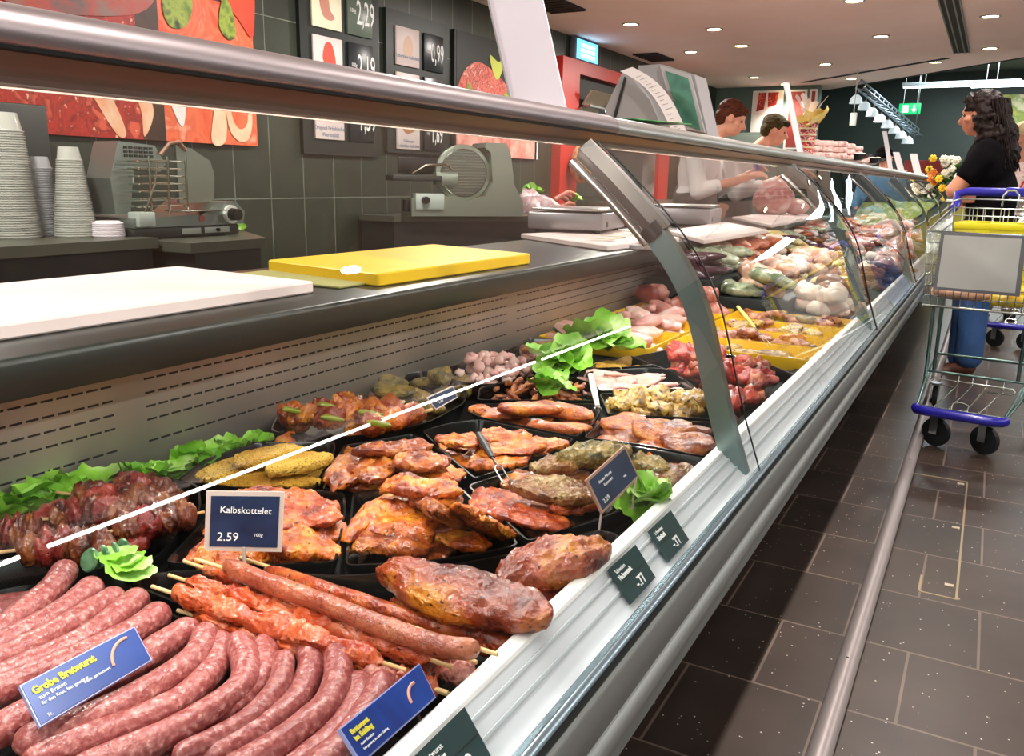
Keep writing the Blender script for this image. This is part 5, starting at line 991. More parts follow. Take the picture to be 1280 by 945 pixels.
# ================================================================ packed goods in the far sections
st=M('step_dark','#1d2123',.5)
for k,(x0,x1,z1) in enumerate([(-.62,-.378,.60),(-.88,-.622,.655),(-1.175,-.882,.71)]):
    T=tag(MB().bbox(x0,x1,3.235,9.85,.574,z1,.004).build('display_step',st,org=((x0+x1)/2,6.5,.574)),['lowest','middle','highest'][k]+' dark display step under the packed goods in the far sections','display step')
def pillow(L,W,T): return slabmesh(L,W,T,seed=3,lv=3,lump=.03,wr=.03,edge=.5)
kinds=[('ham_piece','cream and brown boiled ham piece','ham',K(.12,.075,.06,lump=.10),[M('ham_cream','#c98a6c',.4,coat=.3,cols=['#e6c2a6','#a8664a'],scale=9)],lambda y:y<4.6),
 ('ham_piece','pale piece of cooked ham','ham',K(.10,.075,.055,lump=.12),[M('ham_pale','#e0c8b4',.45,cols=['#f0e0d0','#cf9a88'],scale=7)],lambda y:y<5.5),
 ('cured_sausage','brown dry-cured sausage','sausage',K(.17,.05,.048,lump=.04,edge=.9),[M('cured_brown','#6e3a1c',.35,coat=.4,cols=['#9c6230'],scale=12)],lambda y:y<6),
 ('wrapped_sausage','sausage in yellow and white wrapping','sausage',K(.26,.05,.045,lump=.03,edge=.9),[M('wrap_yellow','#d8b83c',.4,coat=.3,cols=['#efe0b0','#c8921e'],scale=14)],lambda y:y<5.2),
 ('wrapped_sausage','dark purple wrapped sausage','sausage',K(.26,.046,.042,lump=.03,edge=.9),[M('wrap_purple','#3a1c28',.3,coat=.5,cols=['#5a3040'],scale=14)],lambda y:y<5),
 ('herb_package','clear pack of greenish herb sausage','package',K(.18,.09,.05,lump=.05),[M('pack_green','#7c8a6a',.25,coat=.7,cols=['#b8c0a0','#55684a'],scale=18)],lambda y:y<6.2),
 ('vacuum_pack','clear film pack of pink sliced meat','package',K(.17,.12,.04,lump=.04),[M('pack_pink','#cf8c84',.2,coat=.8,cols=['#ecd0cc','#b0605a'],scale=12)],lambda y:y>4.2),
 ('vacuum_pack','silvery white film pack','package',K(.16,.11,.04,lump=.05),[M('pack_silver','#c4c6c8',.2,coat=.8,cols=['#8f979c','#e6e6ea'],scale=10)],lambda y:y>4.4),
 ('red_package','red and orange packet of cold cuts','package',K(.15,.10,.045,lump=.04),[M('pack_red','#a83c2c',.3,coat=.5,cols=['#d88058','#7a2018'],scale=11)],lambda y:y>4)]
rr=random.Random(11); secs=[(3.25,4.83,'second'),(4.84,6.53,'third'),(6.54,8.24,'fourth'),(8.25,9.8,'last')]
for (ya,yb,sn) in secs:
    for (x0,x1,z1,tn,lays) in [(-.60,-.42,.60,'lowest',2),(-.86,-.65,.655,'middle',2),(-1.15,-.91,.71,'highest',2)]:
        y=ya+.04; step=.058 if ya<4 else (.085 if ya<6 else .11)
        while y<yb-.03:
            for l in range(lays):
                ks=[k for k in kinds if k[5](y)]; k=ks[rr.randrange(len(ks))] if ya>3.3 else ks[int((y*3.1+x0*5)%len(ks))]
                nm,lb,ct,kw,mt,_=k; x=(x0+x1)/2+rr.uniform(-.075,.075)
                lab='%s on the %s step in the %s glazed section'%(lb,tn,sn)
                z=z1+kw['T']*.5+l*.05
                piece(nm,mt[0],kw,rr.randrange(3),(x,y+rr.uniform(-.02,.02),z),rr.uniform(-.9,.9)+(0 if kw['L']<.16 else .6),(rr.uniform(-.2,.2),rr.uniform(-.2,.3)),lab,ct,lab,rr.uniform(.85,1.1),2 if ya>4.8 else 3)
            y+=step
# meat bag and phone on the staff side
p=P(966,262,x=-1.45); bg=M('meat_bag_pink','#e0b8b4',.35,alpha=.93,cols=['#cc7c78','#f2e2de'],scale=9,bump=.7,bscale=30)
T=thing('meat_bag','tall white and pink plastic bag standing on the far cutting board','bag',(p.x,p.y,.856)); o=Vector((p.x,p.y,.856)); WL[T.name]=o
hb=P(966,218,x=-1.45).z-.856; MB().ell(o+Vector((0,0,hb*.45)),(.15,.13,hb*.48),lv=4,fn=lambda q:Vector((q.x*(1-.35*q.z)+.1*noise.noise(q*2),q.y*(1-.35*q.z),q.z+.05*noise.noise(q*3)))).build('bag_body',bg,T,smooth=180); MB().ell(o+Vector((.16,.02,.06)),(.10,.09,.06),lv=3).build('bag_fold',bg,T,smooth=180)
# ================================================================ far hall
gm=M('exit_green','#0f8a4a',.4,emit=.9,ecol='#18a860'); e0=P(1137,136,y=15.5)
T=thing('exit_sign','small green illuminated emergency exit sign with a downward arrow','exit sign',e0); WL[T.name]=e0
MB().bbox(e0.x-.16,e0.x+.16,e0.y,e0.y+.05,e0.z-.085,e0.z+.085,.01).build('sign_box',gm,T); wg=M('exit_white','#f0fff4',emit=2.5)
MB().box(e0.x-.11,e0.x-.02,e0.y-.004,e0.y,e0.z-.05,e0.z+.05).build('doorway_pictogram',wg,T)
MB().box(e0.x+.055,e0.x+.075,e0.y-.004,e0.y,e0.z-.01,e0.z+.05).add([(e0.x+.03,e0.y-.004,e0.z-.005),(e0.x+.10,e0.y-.004,e0.z-.005),(e0.x+.065,e0.y-.004,e0.z-.055)],[(0,1,2)]).build('down_arrow',wg,T)
MB().cyl((e0.x-.1,e0.y+.02,e0.z+.08),(e0.x-.1,e0.y+.02,2.98),.004,n=6).cyl((e0.x+.1,e0.y+.02,e0.z+.08),(e0.x+.1,e0.y+.02,2.98),.004,n=6).build('hanger',steel,T)
# lamp truss
a=P(1070,110,y=12.2); b=P(1143,170,y=14.8); T=thing('lamp_truss','hanging silver truss carrying a row of white spot lamps','lamp truss',(a+b)/2); WL[T.name]=(a+b)/2
mb=MB(); d=(b-a); u=Vector((0,0,1)); s=Vector((.10,.03,0))
for o_ in (Vector((0,0,0)),s,u*.10+s*.5): mb.tube([a+o_,b+o_],.012,8)
for i in range(14):
    t0=a+d*(i/14); t1=a+d*((i+1)/14); mb.tube([t0,t1+s],.006,6).tube([t0+s,t1+u*.1+s*.5],.006,6).tube([t0,t0+u*.1+s*.5],.006,6)
mb.build('truss',M('truss_alu','#8fa0ac',.3,.9),T)
for i in range(8):
    c=a+d*((i+.5)/8)+Vector((-.04,0,-.10)); MB().lathe([(.03,.06),(.07,.02),(.085,-.05),(.0,-.03)],c,16).build('spot_lamp',M('lamp_white','#cfe0e6',.4,emit=.35),T); MB().cyl(c+Vector((0,0,.05)),c+Vector((.03,0,.12)),.008,n=6).build('lamp_arm',steel,T)
MB().tube([a+Vector((-.0,0,.1)),Vector((a.x,a.y,2.98))],.006,6).tube([b+Vector((0,0,.1)),Vector((b.x,b.y,2.98))],.006,6).build('suspension_wire',steel,T)
p1=P(1069,115,y=12.0); p2=P(1067,145,y=12.0); T=thing('hanging_sensor','small white sensor box hanging on a cord from the truss','sensor',p2); WL[T.name]=p2; MB().tube([p1+Vector((0,0,.9)),p2],.006,6).build('cord',M('cord_white','#c8ccc8',.5),T); MB().bbox(p2.x-.04,p2.x+.04,p2.y-.02,p2.y+.02,p2.z-.12,p2.z+.04,.01).build('sensor_body',M('sensor_white','#c8d0c8',.4),T)
# fluorescent battens in the far hall
for i,(x0,x1,y,lb) in enumerate([(-1.9,.3,14.6,'long fluorescent batten across the far hall, left one'),(.5,2.7,14.6,'fluorescent batten at the right edge of the picture')]):
    c=P([1200,1262][i],[106,106][i],y=14.6); w_=[.78,.5][i]; T=thing('ceiling_batten',lb,'ceiling light',(c.x,14.6,c.z)); o=Vector((c.x,14.6,c.z)); WL[T.name]=o
    MB().bbox(c.x-w_,c.x+w_,14.55,14.65,c.z,c.z+.05,.01).build('batten_body',M('batten_white','#b8c4c8',.5),T); MB().cyl((c.x-w_*.97,14.6,c.z-.012),(c.x+w_*.97,14.6,c.z-.012),.016,n=10).build('tube',M('tube_glow','#eaffff',emit=7),T)
    MB().cyl((c.x-w_*.6,14.6,c.z+.05),(c.x-w_*.6,14.6,2.99),.006,n=6).cyl((c.x+w_*.6,14.6,c.z+.05),(c.x+w_*.6,14.6,2.99),.006,n=6).build('hanger',steel,T)
c=P(1247,88,y=12.8); T=thing('ceiling_batten','short bright fluorescent lamp seen end-on in the far hall','ceiling light',c); WL[T.name]=c; MB().bbox(c.x-.08,c.x+.08,12.2,13.4,2.94,2.995,.01).build('batten_body',M('batten_white','#b8c4c8',.5),T); MB().box(c.x-.05,c.x+.05,12.25,13.35,2.925,2.94).build('tube',M('tube_glow','#eaffff',emit=7),T)
# far counter strip, yellow front, red sign, flowers
T=thing('far_counter','yellow fronted flower counter past the end of the meat counter','counter',(-.5,12.3,0)); WL[T.name]=Vector((-.5,12.3,0)); MB().bbox(-1.3,.9,11.9,12.6,0,.90,.01).build('counter_front',M('mustard','#86802e',.5),T); MB().bbox(-1.32,.92,11.88,12.62,.90,.93,.005).build('worktop',M('top_pale','#c8c8c0',.4),T)
p=P(1153,217,y=13.5); T=thing('red_sign','dark red sign with big white figures behind the flowers','sign',p); WL[T.name]=p; MB().bbox(p.x-.25,p.x+.25,13.5,13.54,.93,p.z+.18,.005).build('board',M('sign_red','#8a221c',.5),T)
textmesh('figures','2,99',.2,white_txt,frame((p.x-.2,13.495,p.z-.12),(1,0,0),(0,0,1)),T,.002)
MB().box(p.x-.02,p.x+.02,13.5,13.54,0,.93).build('post',steel,T)
p=P(1178,232,y=11.9); cols=[('#e8b820','yellow'),('#e07a2a','orange'),('#f0e8d0','cream'),('#7a3a9a','purple')]
o=Vector((p.x,12.1,.93)); T=thing('flower_bouquet','bouquet of yellow, orange, white and purple flowers past the end of the counter','flowers',o); WL[T.name]=o
MB().lathe([(.06,0),(.09,.12),(.08,.12),(0,.1)],o,16).build('vase',M('vase_dark','#20302a',.3),T)
mb=MB(); rr=random.Random(9)
for i in range(14): leaf(mb,o+Vector((rr.uniform(-.2,.2),rr.uniform(-.1,.1),.12+rr.uniform(0,.28))),.09,i,.9)
mb.build('foliage',M('foliage_dark','#22401c',.6,cols=['#46702c'],scale=9),T,smooth=180)
for i in range(22):
    px,py=rr.uniform(1158,1198),rr.uniform(198,238); q=P(px,py,y=12.0+rr.uniform(-.08,.08)); ck=0 if py<212 and px<1178 else (2 if px>1176 and py<222 else (3 if py>228 and px<1172 else 1 if px<1172 else 0)); r_=.045
    mb=MB()
    for j in range(6): a_=j*1.047; mb.ell(q+Vector((math.cos(a_)*r_*.6,-.01,math.sin(a_)*r_*.6)),(r_*.55,r_*.35,r_*.55),lv=1)
    mb.ell(q+Vector((0,-.02,0)),(r_*.4,r_*.3,r_*.4),lv=1); mb.build('flower_head',M('petal%d'%ck,cols[ck][0],.6),T,smooth=180)
# produce shelf at the right edge
T=thing('produce_display','yellow and green produce picture panel on the far wall at the right edge','picture panel',(.35,16.9,1.2)); p=P(1272,150,y=16.9); WL[T.name]=Vector((.35,16.9,1.2))
MB().box(p.x-.32,p.x+1.2,16.92,16.99,1.3,P(1272,118,y=16.9).z).build('panel',M('panel_yellow','#c8c060',.5,cols=['#8aa03a','#e8e0b0'],scale=6),T); MB().box(p.x-.34,p.x+1.22,16.9,16.99,1.27,1.3).build('frame_strip',steel,T)
# person-high far display row
# ================================================================ people
class Fig:
    """figure parts gathered as solid lobes, fused into one continuous skin by a voxel remesh"""
    def __init__(s): s.mb=MB()
    def cap(s,a,b,r0,r1=None,flat=1,n=14):
        a=Vector(a);b=Vector(b);r1=r0 if r1 is None else r1; d=(b-a).normalized(); pts=[];rs=[]
        for i in range(5): t=math.pi/2*(1-i/4); pts.append(a-d*r0*math.sin(t)); rs.append(max(.0005,r0*math.cos(t)))
        for i in range(1,4): pts.append(a.lerp(b,i/4)); rs.append(r0+(r1-r0)*i/4)
        for i in range(5): t=math.pi/2*i/4; pts.append(b+d*r1*math.sin(t)); rs.append(max(.0005,r1*math.cos(t)))
        s.mb.tube(pts,rs,n,sq=flat); return s
    def ell(s,c,r,R=None,lv=3,fn=None): s.mb.ell(c,r,R,lv,fn); return s
    def build(s,name,mat,parent,vox=.008,sm=6,M4=None,smooth=180):
        if M4: s.mb.xf(M4)
        o=s.mb.build(name,mat,parent,smooth=smooth)
        m=o.modifiers.new('fuse','REMESH'); m.mode='VOXEL'; m.voxel_size=vox; m.use_smooth_shade=True
        m2=o.modifiers.new('soft','SMOOTH'); m2.factor=.5; m2.iterations=sm; return o
skin=M('skin','#c98a6c',.5,cols=['#b97558'],scale=10,sss=.1); skin2=M('skin_light','#d79c80',.5,cols=['#c98a6e'],scale=10,sss=.1)
def headparts(F,c,fwd,r=.098,ear=True):
    """skull, jaw, nose, brow, lips, ears around centre c looking along fwd"""
    f=Vector(fwd).normalized(); s=f.cross(Vector((0,0,1))).normalized(); u=s.cross(f); R=Matrix((s,f,u)).transposed()
    g=lambda x,y,z: Vector(c)+R@Vector((x*r,y*r,z*r))
    F.ell(g(0,-.12,.22),(r*.80,r*1.0,r*.92),R).ell(g(0,.30,-.35),(r*.62,r*.62,r*.80),R).ell(g(0,.52,-.88),(r*.30,r*.28,r*.24),R)
    F.cap(g(0,.86,.05),g(0,1.08,-.30),r*.09,r*.15).ell(g(0,.98,-.36),(r*.19,r*.12,r*.10),R)
    F.cap(g(-.42,.76,.20),g(.42,.76,.20),r*.12,r*.12).cap(g(-.2,.86,-.62),g(.2,.86,-.62),r*.075,r*.075).cap(g(-.17,.84,-.72),g(.17,.84,-.72),r*.08,r*.08)
    for k in (-1,1):
        F.ell(g(.48*k,.55,-.25),(r*.26,r*.24,r*.22),R)
        if ear: F.ell(g(.82*k,-.05,-.08),(r*.09,r*.20,r*.30),R)
    return g,R
def eyes(g,R,r,parent):
    mb=MB(); [mb.ell(g(.36*k,.74,.02),(r*.13,r*.09,r*.09),R,2) for k in (-1,1)]; mb.build('eye',M('eye','#2a1c14',.2,coat=.8),parent,smooth=180)
def hand(F,w,d,palm_n,side,curl=.5,s=1.0):
    """wrist w, direction d, palm normal, thumb side"""
    d=Vector(d).normalized(); pn=Vector(palm_n); pn=(pn-d*pn.dot(d)).normalized(); t=d.cross(pn)*side
    F.cap(w,w+d*.05*s,.026*s,.030*s,flat=.55)
    for k in (-1.5,-.5,.5,1.5): F.cap(w+d*.02*s+t*k*.010*s,w+d*.075*s+t*k*.017*s,.014*s,.012*s)
    for i,(k,l) in enumerate(((1.5,.068),(.5,.078),(-.5,.073),(-1.5,.056))):
        p=w+d*.082*s+t*k*.018*s; a=curl
        for j,fr in enumerate((.45,.32,.23)):
            q=p+(d*math.cos(a)+pn*math.sin(a))*l*fr*s; F.cap(p,q,(.0092-.0008*j)*s,(.0086-.0009*j)*s,n=8); p=q; a+=curl
    p=w+d*.025*s+t*.024*s; q=p+(d*.55+t*.8+pn*.2).normalized()*.038*s; F.cap(p,q,.013*s,.011*s); F.cap(q,q+(d*.9+t*.25+pn*.35).normalized()*.032*s,.0105*s,.009*s)
def hairmesh(c,R,r,pieces,mat,parent,name='hair',vox=.008,noise_=.006,sm=2):
    F=Fig()
    for (o,rr) in pieces: F.ell(Vector(c)+R@Vector([v*r for v in o]),[v*r for v in rr],R)
    h=F.build(name,mat,parent,vox,sm); tx=bpy.data.textures.new('hair_tex','CLOUDS'); tx.noise_scale=.03
    m=h.modifiers.new('strands','DISPLACE'); m.texture=tx; m.strength=noise_*2.4; m.texture_coords='GLOBAL'; return h
def person(label,loc,**k):
    T=thing('person',label,'person',(loc[0],loc[1],0)); WL[T.name]=Vector((loc[0],loc[1],0)); return T
def strands(mb,paths,r=.006):
    for p in paths: c=catmull(p,5); n=len(c); mb.tube(c,[r*(1-.7*i/n) for i in range(n)],5)
V=Vector
def staff(label,y,px_head,head_c,lean,hairc,shirt,apron,reach,phone=False,hgt=1.0,bald=False):
    hx=head_c.x; T=person(label,(hx-.24,y)); bx=hx-(.20 if lean else .28); g0=lambda x,yy,z:V((bx+x,y+yy,z))
    hz=head_c.z; sh=hz-.20; hip=.98
    nk=g0(.06 if lean else .12,0,sh+.07)
    F=Fig(); g,R=headparts(F,head_c,(1,.25,-.42 if lean else -.30)); F.cap(nk-V((.02,0,.05)),head_c+V((-.03,0,-.05)),.055,.052)
    F.ell(g0(-.01,0,sh-.12),(.115,.165,.20)).ell(g0(-.03,0,hip+.14),(.11,.145,.20)).ell(g0(-.04,0,hip-.04),(.12,.16,.13))
    for s in (-1,1):
        F.cap(g0(-.04,s*.09,hip-.08),g0(-.02,s*.10,.50),.085,.058).cap(g0(-.02,s*.10,.50),g0(-.05,s*.10,.09),.056,.038).cap(g0(-.05,s*.10,.045),g0(.10,s*.11,.035),.036,.030)
        S=g0(0,s*.185,sh-.02); E=g0(.06,s*.22,sh-.30); H=reach[0 if s<0 else 1]; W=H-(H-E).normalized()*.0
        F.cap(S,E,.050,.040).cap(E,W,.038,.026); hand(F,W,(H-E),(0,-s*.6,-1),-s if s<0 else s,.45)
    F.build('body',skin2,T,.0075,4); eyes(g,R,.098,T)
    # shirt
    F=Fig(); F.ell(g0(-.01,0,sh-.10),(.135,.188,.20)).ell(g0(-.03,0,hip+.16),(.13,.165,.22)).ell(g0(-.035,0,hip+.02),(.135,.17,.10)).cap(g0(.0,-.13,sh),g0(.0,.13,sh),.075,.075)
    for s in (-1,1):
        S=g0(0,s*.185,sh-.02); E=g0(.06,s*.22,sh-.30); H=reach[0 if s<0 else 1]; F.cap(S,E,.070,.062).cap(E,E.lerp(H,.35),.058,.052)
    F.cap(nk-V((.03,-.04,.03)),nk-V((.03,.04,.03)),.055,.055); F.build('shirt',shirt,T,.010,4)
    mb=MB(); 
    for s in (-1,1): mb.slab(nk+V((.05,s*.005,-.01)),nk+V((.02,s*.07,.02)),nk+V((.03,s*.075,-.05)),nk+V((.10,s*.03,-.08)),.006)
    mb.build('collar',shirt,T)
    # apron
    F=Fig(); F.ell(g0(-.03,0,hip-.02),(.150,.185,.12)).cap(g0(-.02,0,hip),g0(-.02,0,.45),.165,.185,flat=1); F.build('apron',apron,T,.014,3)
    mb=MB(); [mb.bbox(bx-.09,bx+.14,y+s*.105-.045,y+s*.105+.045,0,.075,.025) for s in (-1,1)]; mb.build('shoe',black,T)
    h=[((0,-.22,.50),(.88,1.02,.80)),((0,-.62,-.05),(.78,.58,.72)),((0,.55,.72),(.62,.42,.30))] if not bald else []
    hairmesh(head_c,R,.098,h+[((.62*k,-.15,.25),(.24,.55,.40)) for k in (-1,1)],hairc,T)
    return T,g0,sh
ws=M('shirt_white','#e2dcda',.7,cols=['#d8d2d2'],scale=5,bump=.3,bscale=30); apr=M('apron_grey','#4c4744',.8,bump=.2,bscale=40)
hc=P(915,148,y=6.15); T,g0,sh=staff('shop assistant in a white shirt and grey apron with red-brown hair, bent over a phone',6.15,915,hc,True,M('hair_auburn','#3a170b',.65,spec=.2,cols=['#5c2c18','#200c06'],scale=30,bump=.8,bscale=80,stretch=(1,1,3)),ws,apr,[P(934,222,y=6.03),P(940,216,y=6.25)])
p=P(947,212,y=6.15); ph=thing('phone','lilac phone held by the bent shop assistant','phone',p); WL[ph.name]=p; MB().bbox(p.x-.008,p.x+.010,p.y-.045,p.y+.045,p.z-.03,p.z+.10,.006).build('case',M('phone_case','#6a4a9a',.4),ph); MB().box(p.x-.0095,p.x-.008,p.y-.038,p.y+.038,p.z-.02,p.z+.09).build('display',M('phone_screen','#b48ad0',.2,emit=.3),ph)
hc=P(969,163,y=7.15); staff('second shop assistant with short olive-brown hair, reaching forward',7.15,969,hc,False,M('hair_olive','#241a08',.65,spec=.2,cols=['#4a3c18','#151004'],scale=30,bump=.8,bscale=80,stretch=(1,1,3)),ws,apr,[P(1004,214,y=7.01),P(1000,222,y=7.29)])
# ---- woman in black
def woman():
    y=5.72; head=P(1226,143,y=y); T=person('person with long dark curly hair, black T-shirt and jeans, arms folded, behind the trolley',(P(1240,300,y=y).x,y))
    Q=lambda px,py,dy=0:P(px,py,y=y+dy)
    F=Fig(); g,R=headparts(F,head,(-1,.22,-.12),.100)
    sh=Q(1236,190); 
    F.cap(Q(1236,178),Q(1230,155),.056,.052)
    F.ell(Q(1236,212),(.115,.185,.20)).ell(Q(1238,255),(.11,.155,.18)).ell(Q(1236,290),(.14,.175,.15))
    for dy,px in ((-.09,1232),(.09,1222)): F.cap(Q(px,305,dy),Q(px-14,385,dy),.09,.062).cap(Q(px-14,385,dy),Q(px-22,448,dy),.058,.042).cap(Q(px-24,458,dy),Q(px-44,461,dy),.038,.030)
    S=Q(1229,198,-.17); E=Q(1192,238,-.20); W=Q(1206,252,-.02)
    F.cap(S,E,.052,.043).cap(E,W,.042,.030); hand(F,W,(.3,.9,.1),(1,0,0),1,.5)
    S2=Q(1232,198,.17); E2=Q(1200,240,.22); W2_=Q(1198,246,-.04); F.cap(S2,E2,.050,.042).cap(E2,W2_,.040,.028); hand(F,W2_,(.35,-.9,.0),(1,0,0),-1,.5)
    F.build('body',skin,T,.0075,4); eyes(g,R,.1,T)
    bt=M('tshirt_black','#070508',.95,bump=.3,bscale=25,spec=.15,cols=['#0a070b'])
    F=Fig(); F.ell(Q(1236,210),(.135,.205,.20)).ell(Q(1239,250),(.135,.18,.22)).ell(Q(1238,285),(.155,.195,.12)).cap(Q(1234,190,-.14),Q(1234,190,.14),.075,.075).cap(Q(1236,182,-.03),Q(1236,182,.03),.065,.065)
    F.cap(S+V((0,.01,0)),S.lerp(E,.48),.078,.066).cap(S2,S2.lerp(E2,.48),.074,.064); F.build('tshirt',bt,T,.010,4)
    dn=M('denim','#27446f',.8,cols=['#35588c'],scale=5,bump=.4,bscale=120)
    F=Fig(); F.ell(Q(1236,298),(.155,.19,.13))
    for dy,px in ((-.09,1232),(.09,1222)): F.cap(Q(px,305,dy),Q(px-14,385,dy),.105,.080).cap(Q(px-14,385,dy),Q(px-21,446,dy),.078,.076)
    F.build('jeans',dn,T,.010,3)
    sb=M('shoe_brown','#4a2820',.5,cols=['#6a3a2c'],scale=12)
    F=Fig()
    for dy,px in ((-.09,1210),(.09,1200)): F.cap(Q(px,459,dy),Q(px-24,462,dy),.045,.036).ell(Q(px-30,463,dy),(.06,.045,.03))
    F.build('shoe',sb,T,.009,3)
    hm=M('hair_dark','#0c0503',.6,cols=['#1e0d07','#080302'],scale=40,bump=1,bscale=60,spec=.25)
    h=[((0,-.25,.40),(.98,1.05,.92)),((0,-.75,-.35),(1.0,.80,1.0)),((0,-1.05,-1.4),(1.2,.85,1.1)),((0,-1.25,-2.4),(1.15,.75,.95)),((.75,-.35,-.35),(.38,.55,.95)),((-.75,-.35,-.35),(.38,.55,.95)),((-.70,-.5,-1.4),(.45,.6,.9)),((0,.35,.85),(.72,.5,.28))]
    hairmesh(head,R,.1,h,hm,T,noise_=.016)
    mb=MB(); rr=random.Random(4)
    paths=[]
    for i in range(340):
        a=rr.uniform(math.radians(150),math.radians(390)); c0=g(math.cos(a)*.85,-.25+math.sin(a)*.0,rr.uniform(-.2,.8)); b=rr.uniform(-1,1)
        x0=rr.uniform(-1.0,1.0); y0=rr.uniform(-1.15,-.3); pts=[]
        for j in range(7):
            t=j/6; ph=rr.uniform(0,6); z=.7-3.9*t*rr.uniform(.9,1.05); wob=.14
            pts.append(g(x0*(.8+.4*t)+wob*math.sin(j*2.3+ph),y0*(.55+.5*t)-.35+wob*math.cos(j*2.1+ph)-.25,z))
        paths.append(pts)
    strands(mb,paths,.005); mb.build('curls',hm,T,smooth=180)
    MB().tube([g(-.7,.2,.95),g(-.3,.45,1.22),g(.3,.45,1.22),g(.7,.2,.95)],.007,8).build('hair_clip',M('clip_silver','#b8b8bc',.2,1),T)
    return T
woman()
# ---- person in blue at the far till
def simple(label,y,headpx,r,hairm,topm,trm,wid=.19,fwd=(1,0,-.2),shp=None,extra=None):
    head=P(*headpx,y=y); T=person(label,(head.x,y)); x=head.x; F=Fig(); g,R=headparts(F,head,fwd,r); z=head.z-.28
    G=lambda a,b,c:V((x+a,y+b,c))
    F.cap(G(0,0,z+.02),head-V((0,0,.05)),.055,.05).ell(G(0,0,z-.15),(wid,.12,.20)).ell(G(0,0,.95),(wid*.9,.13,.2))
    for s in (-1,1): F.cap(G(s*.09,0,.9),G(s*.10,0,.5),.09,.06).cap(G(s*.10,0,.5),G(s*.10,.02,.08),.055,.04).cap(G(s*.10,.03,.04),G(s*.10,-.10,.035),.035,.03).cap(G(s*wid,0,z-.03),G(s*(wid+.05),-.02,z-.30),.05,.04).cap(G(s*(wid+.05),-.02,z-.30),G(s*(wid-.02),-.2,z-.42),.038,.028); hand(F,G(s*(wid-.02),-.2,z-.42),(0,-1,-.2),(-s,0,0),s,.4)
    F.build('body',skin2,T,.009,4); eyes(g,R,r,T)
    F=Fig(); F.ell(G(0,0,z-.12),(wid+.03,.145,.22)).ell(G(0,0,z-.42),(wid+.01,.15,.24)).cap(G(-.14,0,z),G(.14,0,z),.07,.07)
    for s in (-1,1): F.cap(G(s*wid,0,z-.03),G(s*(wid+.05),-.02,z-.28),.07,.06)
    F.build('shirt',topm,T,.012,4)
    F=Fig(); F.ell(G(0,0,.95),(wid,.15,.14))
    for s in (-1,1): F.cap(G(s*.09,0,.88),G(s*.10,0,.10),.105,.075)
    F.build('trousers',trm,T,.013,3); mb=MB(); [mb.bbox(x+s*.1-.045,x+s*.1+.045,y-.15,y+.08,0,.07,.02) for s in (-1,1)]; mb.build('shoe',black,T)
    hairmesh(head,R,r,[((0,-.2,.45),(.92,1.05,.85)),((0,-.6,-.1),(.85,.6,.75))],hairm,T)
    if extra: extra(T,G,z)
    return T
simple('person with black hair in a light blue shirt beyond the far end of the counter',11.0,(1106,196),.098,M('hair_black','#060505',.8,spec=.1,bump=.5,bscale=60),M('shirt_blue','#5f93c8',.7,cols=['#7fb0dc'],scale=8),M('trousers_dark','#1c2028',.8),wid=.20,fwd=(.6,.8,-.3))
def strap(T,G,z): MB().tube([G(-.12,-.17,z-.55),G(-.02,-.165,z-.25),G(.10,-.10,z+.04),G(.12,.03,z+.05)],.022,8,sq=.4).build('red_sash',M('sash_red','#c8241c',.6),T,smooth=180)
simple('person with blond hair, patterned pale blouse and red scarf, cut by the right edge',8.3,(1278,172),.100,M('hair_blond','#b49a6a',.6,cols=['#d8c49a'],scale=20,bump=.6,bscale=60),M('blouse','#d8b8b0',.7,cols=['#ecdcd4','#b88a84'],scale=26),M('trousers_beige','#8a7a68',.8),wid=.20,fwd=(-.7,-.5,-.1),extra=strap)
